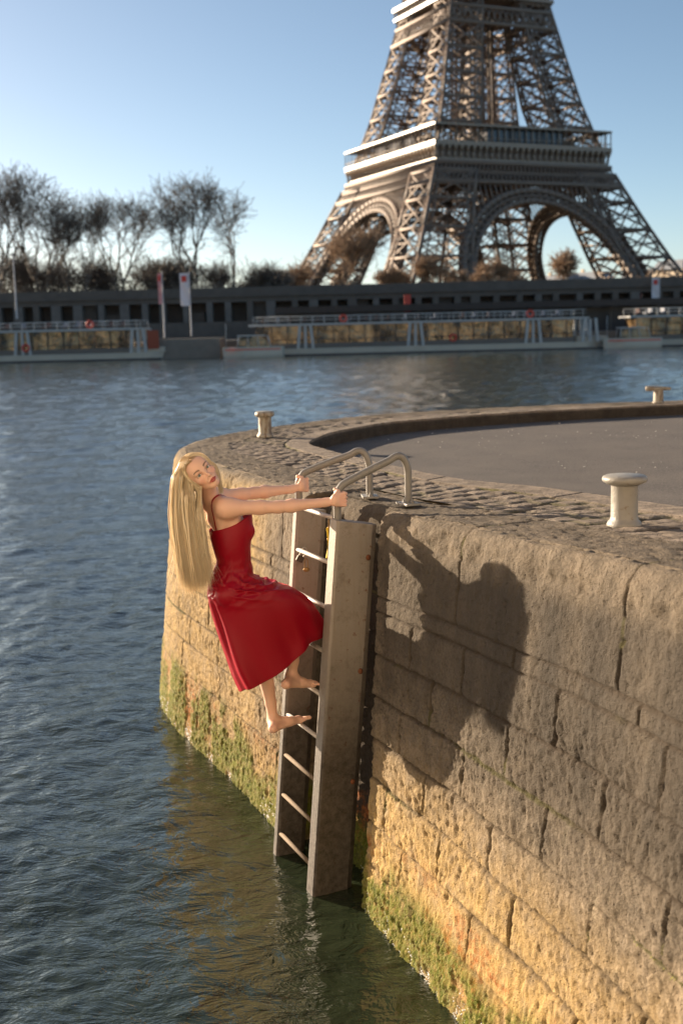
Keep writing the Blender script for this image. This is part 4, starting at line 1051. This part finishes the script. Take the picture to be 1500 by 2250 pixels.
# feet: heel, arch, ball, five toes ; dirn = horizontal toe direction, pitch>0 toes up
def foot(an,heel,ball,toe,side):
    f=nrm_(ball-heel);r_=nrm_(np.cross(f,[0,0,1]));u_=np.cross(r_,f);med=r_*side          # med = towards the big toe
    body.cone(an,heel,.031,.025,.03);body.cone(an*.9+ball*.1,heel*.35+ball*.65+u_*.012,.030,.021,.025)
    body.cone(heel,ball-u_*.002,.024,.017,.022)
    body.cone(ball+med*.018,ball-med*.026,.0165,.0145,.02)
    body.cone(heel*.4+ball*.6+u_*.010,ball+u_*.004,.025,.018,.02)
    tl=[.052,.050,.045,.039,.031];ra=[.0118,.0082,.0078,.0072,.0068];td=nrm_(toe-ball)
    for i in range(5):
        c=ball+med*(.026-.0155*i)+u_*(.001)-f*(.004*i if i>1 else 0)
        b_=c+td*tl[i]*.55+u_*.003;e_=c+td*tl[i]-u_*.002
        body.cone(c,b_,ra[i]*1.08,ra[i],.006);body.cone(b_,e_,ra[i],ra[i]*.95,.003)
    return med
rung4=zr_[4];rung5=zr_[5]
bR=ladder_pt(.135,.012,rung4+.030);heR=Wp(628,1503,6.50);J['anR']=J['anR']
foot(J['anR'],heR,bR-fw*.01,bR+fw*.05-np.array([0,0,.003]),-1)
bL=ladder_pt(.275,.004,rung5+.029);heL=Wp(600,1600,6.64)
foot(J['anL'],heL,bL-fw*.005,bL+fw*.05+np.array([0,0,.012]),1)
# neck
HC=Wp(444,1040,6.38)                                           # middle of the skull
body.cone(J['c7'],J['neck'],.056,.049,.03);body.cone(J['neck'],HC*.62+J['neck']*.38,.047,.049,.03)
body.cone(J['c7']+rt*.02-fw*-.03,J['shR']*.6+J['c7']*.4,.026,.022,.03)
# ---- head frame: U crown, Fh face direction, Lh her left
cdir=nrm_(np.array([0,0,CZ])-HC)
xs=np.array([1.,0,0]);xs=nrm_(xs-cdir*(xs@cdir));zs_=np.cross(cdir,xs)*-1
if zs_[2]<0:zs_=-zs_
ta=R(46);Lh0=xs*math.cos(ta)+zs_*math.sin(ta);U0=-xs*math.sin(ta)+zs_*math.cos(ta)
yw=R(15);Fh=nrm_(cdir*math.cos(yw)+Lh0*math.sin(yw));Lh=nrm_(Lh0*math.cos(yw)-cdir*math.sin(yw));
pt=R(3);U=nrm_(U0*math.cos(pt)+Fh*math.sin(pt)*0+0*U0);U=nrm_(np.cross(Lh,Fh));U=U if U@U0>0 else -U
HS=1.06
EM=Wp(449.5,1035.5,6.30)                                       # between the eyes
HCx=EM-Fh*.088*HS+U*.004                                       # head origin (eye level)
def H(l,f,u): return HCx+(Lh*l+Fh*f+U*u)*HS
HR=np.stack([Lh,Fh,U],1)
def he(l,f,u,a,b,c,k=.012,mode='u',rot=None):
    body.ell(H(l,f,u),np.array([a,b,c])*HS,HR if rot is None else HR@rot,k,mode)
def hc(p,q,ra,rb,k=.008,mode='u'): body.cone(H(*p),H(*q),ra*HS,rb*HS,k,mode=mode)
he(0,-.012,.038,.071,.090,.078,.02)            # cranium
he(0,.020,.000,.062,.068,.072,.02)             # mid face block
he(0,.032,-.045,.043,.050,.048,.022)           # lower face
he(0,.056,-.082,.017,.020,.017,.022)           # chin
for s_ in(-1,1):
    hc((s_*.048,-.010,-.042),(s_*.015,.052,-.083),.015,.012,.02)     # jaw line
    he(s_*.038,.056,-.022,.021,.018,.018,.02)                        # cheek
    he(s_*.024,.070,.018,.022,.012,.010,.012)                        # brow ridge
    he(s_*.0305,.083,.000,.0165,.011,.0105,.009,'s')                 # eye socket
    he(s_*.0305,.0695,.000,.0150,.0150,.0150,.0035)                  # lids over the eye
    he(s_*.071,-.012,-.012,.0075,.018,.028,.006,rot=np.array(Matrix.Rotation(s_*.3,3,'Z')))  # ears
    he(s_*.0095,.088,-.0375,.0075,.0085,.0065,.006)                  # nostril wing
he(0,.055,.045,.050,.030,.035,.03)             # forehead
hc((0,.080,.006),(0,.097,-.028),.0068,.0072,.010);he(0,.0985,-.0335,.0085,.0085,.0078,.007)   # nose
hc((-.0055,.094,-.0415),(-.0055,.0945,-.0415),.0028,.0028,.002,'s');hc((.0055,.094,-.0415),(.0055,.0945,-.0415),.0028,.0028,.002,'s')
# lips
he(0,.0775,-.052,.026,.012,.016,.014)
hc((-.020,.0765,-.0605),(-.006,.0860,-.0570),.0030,.0052,.003);hc((.020,.0765,-.0605),(.006,.0860,-.0570),.0030,.0052,.003)
hc((-.006,.0860,-.0570),(.006,.0860,-.0570),.0050,.0050,.003)
hc((-.018,.0760,-.0640),(-.005,.0845,-.0672),.0032,.0062,.003);hc((.018,.0760,-.0640),(.005,.0845,-.0672),.0032,.0062,.003);hc((-.005,.0845,-.0672),(.005,.0845,-.0672),.0062,.0062,.003)
hc((-.021,.0815,-.0618),(0,.0925,-.0615),.0012,.0012,.0025,'s');hc((.021,.0815,-.0618),(0,.0925,-.0615),.0012,.0012,.0025,'s')
for s_ in (-1,1): hc((s_*.020,.087,-.0010),(s_*.041,.078,-.0005),.0054,.0046,.003,'s')   # slit between the lids
# ---- hands gripping the posts (finger chains round the tube)
def hand(wr,post,away,thumb_up,side):
    """palm lies on the side of the post nearest the arm; fingers wrap behind it"""
    ax=np.array([0,0,1.]);d=nrm_((post-wr)*[1,1,0])           # wrist -> post
    lat=np.cross(ax,d)*side                                   # side on which the knuckles sit
    R0=.0215
    pc=post+lat*(R0+.013)-d*.012                              # palm centre
    zz=np.array([0,0,1.])
    body.cone(wr,pc-d*.035+zz*.000,.0215,.022,.02)
    for i in range(4):
        z=.033-.021*i
        kn=post+lat*(R0+.014)+d*(.010)+zz*(z*1.05+.002)
        body.cone(pc-d*.040+zz*z*.55,kn,.0155,.0115,.012)
        rf=[.0092,.0096,.0092,.0082][i];rr_=R0+rf-.001
        pts=[]
        for a_ in ([20,75,130,185][:]) :
            an_=R(a_+(i-1.5)*3);pts.append(post+lat*math.cos(an_)*rr_+d*math.sin(an_)*rr_*1.08+zz*(z*1.02-.004*math.sin(an_)))
        pts=[kn]+pts
        for a_,b_ in zip(pts[:-1],pts[1:]): body.cone(a_,b_,rf*1.04,rf*.97,.004)
    # thumb: leaves the side of the palm, lies up and over the post
    t0=pc-d*.035+zz*.018;t1=post+lat*.020-d*(.020)+zz*.048;t2=post-lat*.004-d*(R0+.008)+zz*.058;t3=post-lat*.024-d*(R0*.6)+zz*.048
    body.cone(t0,t1,.0165,.0118,.012);body.cone(t1,t2,.0112,.0098,.004);body.cone(t2,t3,.0098,.0082,.003)
hRp=hR_post.copy();hRp[2]=Wp(738,1097,hRp[1])[2];hLp=hL_post.copy();hLp[2]=Wp(655,1066,hLp[1])[2]
hand(J['wrR'],hRp,None,1,-1);hand(J['wrL'],hLp,None,1,-1)
P0,F0=body.mesh()
# smooth and re-project, then refine head, hands and feet
P0=body.project(P0,2)
bm=bmesh.new()
vs=[bm.verts.new(p) for p in P0]
for f in F0: 
    try: bm.faces.new([vs[i] for i in f])
    except ValueError: pass
def sel(bm,c,r): 
    c=Vector(c);return [e for e in bm.edges if (e.verts[0].co-c).length<r and (e.verts[1].co-c).length<r]
bm.verts.ensure_lookup_table()
es=set(sel(bm,H(0,.06,-.02),.088))
bmesh.ops.subdivide_edges(bm,edges=list(es),cuts=2,use_grid_fill=True)
es=[e for c,r in ((hRp,.07),(hLp,.07),(bR,.09),(bL,.09)) for e in sel(bm,c,r)]
bmesh.ops.subdivide_edges(bm,edges=list(set(es)),cuts=1,use_grid_fill=True)
bmesh.ops.triangulate(bm,faces=[f for f in bm.faces if len(f.verts)>4])
# keep the largest connected piece only
bm.verts.ensure_lookup_table();bm.verts.index_update()
seen=np.zeros(len(bm.verts),bool);best=[]
for v in bm.verts:
    if seen[v.index]:continue
    st=[v];seen[v.index]=True;comp=[v]
    while st:
        x=st.pop()
        for e in x.link_edges:
            y=e.other_vert(x)
            if not seen[y.index]: seen[y.index]=True;st.append(y);comp.append(y)
    if len(comp)>len(best):best=comp
bs=set(best);bmesh.ops.delete(bm,geom=[v for v in bm.verts if v not in bs],context='VERTS')
co=np.array([v.co[:] for v in bm.verts]);co=body.project(co,3)
# Laplacian touch for the coarse parts
bm.verts.ensure_lookup_table();bm.verts.index_update()
ed=np.array([(e.verts[0].index,e.verts[1].index) for e in bm.edges])
def lap(co,it,lam,mask):
    for _ in range(it):
        s_=np.zeros_like(co);n_=np.zeros(len(co));np.add.at(s_,ed[:,0],co[ed[:,1]]);np.add.at(s_,ed[:,1],co[ed[:,0]]);np.add.at(n_,ed[:,0],1);np.add.at(n_,ed[:,1],1)
        co=co+(s_/n_[:,None]-co)*lam*mask[:,None]
    return co
hd=(co-HCx)@HR/HS
dface=np.linalg.norm(hd-[0,.06,-.02],axis=1)
co=lap(co,4,.5,np.where(dface<.09,.25,1.))
hd=(co-HCx)@HR/HS
for v,c in zip(bm.verts,co): v.co=c
for f in bm.faces:f.smooth=True
bmesh.ops.recalc_face_normals(bm,faces=bm.faces)
me=bpy.data.meshes.new('person');bm.to_mesh(me);bm.free()
l,f_,u_=hd[:,0],hd[:,1],hd[:,2];fr_=f_>.045
def bl(a,b,ra,rb): return np.exp(-((a/ra)**2+(b/rb)**2))
skin=np.tile(np.array([.80,.50,.365]),(len(co),1))
tone=fbm(co[:,0]*14+co[:,2]*9,co[:,1]*14+co[:,2]*7,4,2)
skin*=(1+.10*(tone-.5))[:,None]
def paint(col,a):
    global skin
    a=np.clip(a,0,1)[:,None];skin=skin*(1-a)+np.array(col)*a
for s_ in(-1,1):
    paint((.80,.32,.22),fr_*.38*bl(l-s_*.044,u_+.030,.020,.017))                 # blush
    bx=(l*s_-.012)/.036;by=u_-(.0195+.008*np.sin(np.clip(bx,0,1)*2.2)-.002)
    paint((.09,.045,.022),fr_*.95*((bx>0)&(bx<1))*np.exp(-(by/(.0054-.0028*np.clip(bx,0,1)))**2)*np.minimum(1,np.clip(bx,0,1)*6)) # brow
    ex=(l*s_-.0305);paint((.20,.085,.05),fr_*.55*np.exp(-((ex/.019)**2+((u_-.004)/.0085)**2)**2))   # shadow and lash tint
    ey=u_-(.0058-.9*(ex-.001)**2/.018*1);paint((.035,.018,.012),fr_*.9*(np.abs(ex)<.0175)*np.exp(-(ey/.0021)**2))
    paint((.08,.04,.03),fr_*.5*(np.abs(ex)<.0165)*np.exp(-((u_+.0052)/.0012)**2))
lp=(np.abs(l)<.0235)&(f_>.062)
upb=-.0535-.0028*np.abs(l/.009-.6)*(np.abs(l)<.0054)*0-.0075*(np.abs(l)/.0225)**2+.0012*np.exp(-((np.abs(l)-.006)/.004)**2)
lob=-.0740+.0115*(np.abs(l)/.0225)**2
la=lp*sstep(upb+.0012,upb-.0008,u_)*sstep(lob-.001,lob+.001,u_)
paint((.46,.085,.070),la*.92);paint((.14,.02,.018),lp*np.exp(-((u_+.0620-.002*np.abs(l)/.02)/.0011)**2)*.8*(np.abs(l)<.021))
kn_=np.minimum(np.linalg.norm(co-hRp,axis=1),np.linalg.norm(co-hLp,axis=1));paint((.80,.40,.30),(kn_<.06)*.35)
fd=np.minimum(np.linalg.norm(co-heR,axis=1),np.linalg.norm(co-heL,axis=1));paint((.78,.36,.28),np.exp(-(fd/.035)**2)*.45)
for b_ in (bR,bL): paint((.78,.38,.29),np.exp(-(np.linalg.norm(co-(b_+fw*.03),axis=1)/.03)**2)*.4)
paint((.42,.25,.11),sstep(.074,.086,u_+np.abs(l)*.10-.0*f_)*.9)
paint((.42,.25,.11),sstep(.0,-.02,f_)*(u_>-.05)*(dface<.25)*.9)
at=me.attributes.new('tint','FLOAT_COLOR','POINT');at.data.foreach_set('color',np.c_[skin,np.ones(len(skin))].astype(np.float32).ravel())
t=NT('skin');t.set(Base_Color=t.attr('tint',True),Roughness=.46,Normal=t.bump(t.noise(420,3,.6),.0006,.6))
t.b.inputs['Subsurface Weight'].default_value=.12;t.b.inputs['Subsurface Radius'].default_value=(.012,.005,.003);t.b.inputs['Subsurface Scale'].default_value=.6;t.b.inputs['Specular IOR Level'].default_value=.42
M['skin']=t.m;me.materials.append(t.m)
person=bpy.data.objects.new('person',me);COL.objects.link(person)
tag(person,'barefoot person with long blond hair and red satin dress leaning back from the ladder','person')
# eyes
t=NT('eye');o=t.co('Object')
def eye(s_):
    c=H(s_*.0305,.0705,.0003);r=.0128*HS
    g=nrm_(np.array([0,0,CZ])-c)
    n=24;Vv=[];col=[]
    r_=nrm_(np.cross(g,U));w_=np.cross(r_,g)
    for i in range(n+1):
        a=PI*i/n
        for j in range(n):
            b=2*PI*j/n;bul=1.06 if a<.38 else 1
            Vv.append(c+(g*math.cos(a)*bul+r_*math.sin(a)*math.cos(b)+w_*math.sin(a)*math.sin(b))*r)
            col.append((.01,.01,.01) if a<.19 else ((.17,.23,.20) if a<.52 else ((.05,.05,.045) if a<.60 else (.72,.66,.62))))
    return mesh('eye',np.array(Vv),gridfaces(n+1,n,True),M['eye'],person,True,attrs=dict(tint=np.array(col)))
t.set(Base_Color=t.attr('tint',True),Roughness=.08);M['eye']=t.m
eye(-1);eye(1)
mb=MB();c=H(-.074,-.004,-.036);mb.lathe([(.0005,-.0035),(.0035,0),(.0005,.0035)],c,10);mb.build('earring',simple('silver_stud',(.8,.78,.75),.15,1),person,True)
# ---- dress: rings from the neckline to the hem, fitted to her outline, thick enough to be cloth
#      (left px, left py, right px, right py, Y centre, depth radius)
DR=[(459,1165,554,1131,6.545,.118),(463,1186,555,1166,6.545,.124),(470,1212,550,1200,6.54,.118),(476,1236,552,1236,6.535,.105),(467,1258,560,1262,6.53,.118),
    (456,1288,585,1276,6.53,.150),(457,1316,622,1284,6.53,.172),(463,1344,652,1298,6.54,.182),(471,1374,675,1318,6.545,.190),(481,1408,690,1343,6.55,.196),(493,1444,699,1362,6.555,.20),(505,1480,705,1377,6.56,.204),(521,1515,704,1394,6.565,.208)]
DRr=resample(np.array(DR,float),n=150)
NTH=220;th=np.arange(NTH)*2*PI/NTH
rows=[]
for i,(lx,ly,rx_,ry_,Yc,dr) in enumerate(DRr):
    t_=i/149
    Lp=Wp(lx,ly,Yc-.02);Rp=Wp(rx_,ry_,Yc+.02+.10*max(0,t_-.35));c=(Lp+Rp)/2;a=(Rp-Lp)/2
    dep=np.array([.10,1,0.0]);dep-=a*(dep@a)/(a@a);dep=nrm_(dep)*dr;dep[2]*=.3
    # section: rounder at the hips, fuller at the thigh side lower down
    cs_,sn=np.cos(th),np.sin(th)
    p_=.92-.12*t_
    ex=np.sign(cs_)*np.abs(cs_)**p_;ey=np.sign(sn)*np.abs(sn)**p_
    rows.append(c+a*ex[:,None]-dep*ey[:,None])          # sn>0 faces the camera
G_=np.array(rows);T_=np.linspace(0,1,150)[:,None]*np.ones((1,NTH));TH_=np.ones((150,1))*th[None]
gu=np.gradient(G_,axis=0);gv=(np.roll(G_,-1,1)-np.roll(G_,1,1));N_=np.cross(gv,gu);N_/=np.linalg.norm(N_,axis=2)[:,:,None]
cen=G_.mean(1,keepdims=True);sg=np.sign(((G_-cen)*N_).sum(2)).mean();N_*=sg
sx=np.cos(TH_);sn=np.sin(TH_)
ws=np.exp(-((T_-.34)/.115)**2)                          # gathers at waist and hip
q=fbm(TH_*2.1+5+T_*9,T_*15-TH_*1.7,4,3,.45)
ridge=lambda ph,w_:np.exp(-(np.mod(ph,1)-.5)**2/w_)
D_=ws*(.020*(ridge(T_*9.5-sx*1.5+.5*q,.028)-.35)+.012*(ridge(T_*15+sx*2.2+sn*.9+q,.03)-.35)+.010*(q-.5))
D_+=.006*np.exp(-((T_-.2)/.08)**2)*(ridge(T_*16+sx*.6+q*1.4,.04)-.4)
low_=sstep(.45,1,T_)
D_+=low_*(.020*np.cos(3*TH_-1.1+T_*1.3)+.014*np.cos(5*TH_+.6)+.006*np.cos(11*TH_+1.2+.8*np.sin(T_*6)))
D_+=.018*sstep(.38,.55,T_)*(1-sstep(.6,.9,T_))*np.exp(-((TH_-2.55)/.35)**2)*-1
D_+=-.022*sstep(.40,.50,T_)*np.exp(-((TH_-(3.0-.55*T_))/.16)**2)*(1-.6*T_)+.014*sstep(.40,.50,T_)*np.exp(-((TH_-(2.72-.5*T_))/.14)**2)
# knee pushing the cloth out, soft hollow between the thighs
D_+=.016*np.exp(-((T_-.60)/.14)**2)*np.exp(-((TH_-.55)/.45)**2)-.030*np.exp(-((T_-.86)/.2)**2)*np.exp(-((TH_-1.25)/.34)**2)

D_*=sstep(0,.03,T_)*(1-.75*np.exp(-((TH_-PI)/.4)**2))
G_=G_+N_*D_[:,:,None]
# hem bows a little lower towards the camera; neckline dips at the back
G_[:,:,2]-=(sstep(.8,1,T_)*(.010*np.cos(4*TH_)))
top_=(1-sstep(0,.10,T_))
G_[:,:,2]+=top_*(.022*np.exp(-((TH_-.45)/.6)**2)-.006*np.exp(-((TH_-1.7)/.7)**2))
Gf=G_.reshape(-1,3)
for rep in range(3):
  Gf=G_.reshape(-1,3).copy()
  for _ in range(6):
    d_=body.ev(Gf);m=(d_<.009)&(T_.ravel()>.03)
    if not m.any():break
    g_=body.grad(Gf[m]);Gf[m]+=g_*(.009-d_[m])[:,None]
  G_=Gf.reshape(G_.shape)
  if rep<2:
    Gs=(np.roll(G_,1,1)+np.roll(G_,-1,1)+2*G_)/4;Gs[1:-1]=Gs[1:-1]*.6+(G_[2:]+G_[:-2])*.2;G_=Gs
inn=G_-N_*.0035
Vd=np.concatenate([G_.reshape(-1,3),inn[::-1].reshape(-1,3)])
fd_=gridfaces(300,NTH,True)
close=np.stack([np.arange(NTH)+299*NTH,(np.arange(NTH)+1)%NTH+299*NTH,(np.arange(NTH)+1)%NTH,np.arange(NTH)],1)
Fd=np.concatenate([fd_,close])
t=NT('red_satin');fz=t.noise(3,3,.5)
t.set(Base_Color=t.mix(fz,(.25,.0006,.010),(.30,.0008,.013)),Roughness=.43,Normal=t.bump(t.noise(900,2,.5),.0004,.5))
t.b.inputs['Sheen Weight'].default_value=.3;t.b.inputs['Sheen Tint'].default_value=(1,.08,.12,1);t.b.inputs['Sheen Roughness'].default_value=.3;t.b.inputs['Specular IOR Level'].default_value=.26;t.b.inputs['Anisotropic'].default_value=.3
M['satin']=t.m
dress=mesh('dress',Vd,Fd,M['satin'],person,True)
# side panel seam of the bodice is left to the folds ; straps
def strap(pts):
    P=resample(np.array([Wp(*p) for p in pts]),n=60)
    P=P.astype(float)
    for _ in range(8):
        d=body.ev(P);g=body.grad(P);m=(d<.0035);P[m]+=g[m]*(.0035-d[m])[:,None]
        m2=(d>.0035)&(d<.03);P[m2]-=g[m2]*(np.minimum(d[m2]-.0035,.004))[:,None]
    g=body.grad(P);V=[]
    T2=np.gradient(P,axis=0);T2/=np.linalg.norm(T2,axis=1)[:,None]
    for p,n_,t2 in zip(P,g,T2):
        s_=np.cross(n_,t2);s_/=np.linalg.norm(s_)+1e-9
        V+=[p-s_*.0042-n_*.001,p+s_*.0042-n_*.001,p+s_*.0042+n_*.0012,p-s_*.0042+n_*.0012]
    mb=MB();mb.add(V,[tuple(f) for f in gridfaces(len(P),4,True)]);mb.build('strap',M['satin'],dress,True)
strap([(472,1172,6.44),(468,1152,6.43),(467,1133,6.43),(471,1115,6.44),(480,1102,6.46),(494,1098,6.50)])
strap([(462,1168,6.62),(459,1140,6.64),(462,1115,6.66),(470,1100,6.66),(482,1094,6.64)])
# ---- hair: thousands of thin locks falling straight down from the tilted head
hr=np.random.default_rng(12)
def hairpath(rootl,rootu,rootf,endpx,endpy,endY,wob):
    pass
NH=5000;segs=32
g01=hr.uniform(0,1,NH);front=(np.arange(NH)%9==8);fp0=np.where(front,hr.uniform(-.05,.072,NH),hr.uniform(-.100,.074,NH))
lay=.0015+.012*hr.uniform(0,1,NH)**1.3
C_=np.array([0,-.012,.034])
def onell(l_,f__,up=True):
    q=np.sqrt(np.clip(1-(l_/.076)**2-((f__-C_[1])/.097)**2,.0,1));return C_[2]+.088*q
hp=np.zeros((NH,6,3))
sd=np.where(front,1.,-1.)
for q,lam in enumerate([.0,.40,.76,.96,1.0,.99]):
    l_=sd*(.004+.070*lam)
    back=np.where(fp0>.0,fp0*(1-.55*lam),fp0*(1-.25*lam)-.012*lam)
    back=np.where(front,np.minimum(fp0,.050)*(1-.35*lam)+.012*lam,back)
    hp[:,q,0]=l_;hp[:,q,1]=back;hp[:,q,2]=onell(l_,back)
    if q>=3: hp[:,q,2]=np.minimum(hp[:,q,2],[.045,.0,-.045][q-3])
hw_=HCx+(hp.reshape(-1,3)@HR.T)*HS
ly=np.repeat(lay,6)
for _ in range(4):
    d_=body.ev(hw_);g_=body.grad(hw_);hw_+=g_*np.clip(ly-d_,-.03,.03)[:,None]
hw_=hw_.reshape(NH,6,3)
order=hr.permutation(NH)
V=[];cols=[];Fh_=[];base=0
axis_c=Wp(412,1150,6.45)
NLOCK=430
for kk_,k in enumerate(order):
    lock=kk_<NLOCK
    if kk_>NLOCK+3200: break
    P=hw_[k];u1=g01[k];depth=hr.uniform(0,1)**(.7 if lock else .35)
    dY=6.44-.13*depth*(1 if hr.random()<.7 else -1)
    if not front[k]:
        u2=hr.normal(0,1)
        bx=396+70*u1+u2*2.2;by=1294-34*abs(u1-.35)**1.3+hr.normal(0,10)-(hr.exponential(22) if lock else 0)
        if hr.random()<.25: by-=hr.uniform(8,75)
        if (not lock) and hr.random()<.14: bx+=hr.normal(0,15)
        keep=2+int(min(3.9,u1*4.2+hr.normal(0,.35)+.2)) if u1<.8 else 6
        keep=max(2,keep)
        pm0=Wp(378+62*u1+u2*1.5,1085+hr.normal(0,3),dY);pm1=Wp(377+68*u1+u2*2,1135,dY);pm2=Wp(384+70*u1+u2*2,1200,dY)
        P=np.vstack([P[:keep]]+([Wp(383+58*u1+u2*1.5,1045,dY)] if u1<.3 else [])+[pm0 if u1<.75 else P[keep-1]+np.array([0,-.004,-.02]),pm1,pm2,Wp(bx,by,dY)])
    else:
        P=np.vstack([P,Wp(487+hr.uniform(-5,4),1076+hr.uniform(-3,10),6.36)])
    Q=resample(P,n=segs)
    wv_=hr.normal(0,1,3)*.0032;ph_=hr.uniform(0,6.28);tt=np.linspace(0,1,segs)
    Q=Q+np.sin(tt*hr.uniform(3,9)+ph_)[:,None]*wv_*tt[:,None]*1.8
    T2=np.gradient(Q,axis=0);T2/=np.linalg.norm(T2,axis=1)[:,None]+1e-9
    ce=HCx*np.clip(1-tt*4,0,1)[:,None]+np.c_[np.full(segs,axis_c[0]),np.full(segs,axis_c[1]),Q[:,2]]*np.clip(tt*4,0,1)[:,None]
    out=Q-ce;out-=T2*(out*T2).sum(1)[:,None];out/=np.linalg.norm(out,axis=1)[:,None]+1e-9
    x=np.cross(T2,out);y=out
    if lock:
        w0=hr.uniform(.0025,.0062)*(.6 if front[k] else 1);n=12;th_=hr.uniform(0,.45)
        w_=w0*np.minimum(1,.35+tt*5)*(1-.88*tt**4);y_=w_*.22
        a_=np.arange(n)*2*PI/n
        x,y=x*math.cos(th_)+y*math.sin(th_),y*math.cos(th_)-x*math.sin(th_)
        V.append((Q[:,None]+x[:,None]*(w_[:,None,None]*np.cos(a_)[None,:,None])+y[:,None]*(y_[:,None,None]*np.sin(a_)[None,:,None])).reshape(-1,3))
    else:
        n=3;a_=np.arange(n)*2*PI/n;w_=hr.uniform(.0005,.0011)*(1-.8*tt**4)
        V.append((Q[:,None]+x[:,None]*(w_[:,None,None]*np.cos(a_)[None,:,None])+y[:,None]*(w_[:,None,None]*np.sin(a_)[None,:,None])).reshape(-1,3))
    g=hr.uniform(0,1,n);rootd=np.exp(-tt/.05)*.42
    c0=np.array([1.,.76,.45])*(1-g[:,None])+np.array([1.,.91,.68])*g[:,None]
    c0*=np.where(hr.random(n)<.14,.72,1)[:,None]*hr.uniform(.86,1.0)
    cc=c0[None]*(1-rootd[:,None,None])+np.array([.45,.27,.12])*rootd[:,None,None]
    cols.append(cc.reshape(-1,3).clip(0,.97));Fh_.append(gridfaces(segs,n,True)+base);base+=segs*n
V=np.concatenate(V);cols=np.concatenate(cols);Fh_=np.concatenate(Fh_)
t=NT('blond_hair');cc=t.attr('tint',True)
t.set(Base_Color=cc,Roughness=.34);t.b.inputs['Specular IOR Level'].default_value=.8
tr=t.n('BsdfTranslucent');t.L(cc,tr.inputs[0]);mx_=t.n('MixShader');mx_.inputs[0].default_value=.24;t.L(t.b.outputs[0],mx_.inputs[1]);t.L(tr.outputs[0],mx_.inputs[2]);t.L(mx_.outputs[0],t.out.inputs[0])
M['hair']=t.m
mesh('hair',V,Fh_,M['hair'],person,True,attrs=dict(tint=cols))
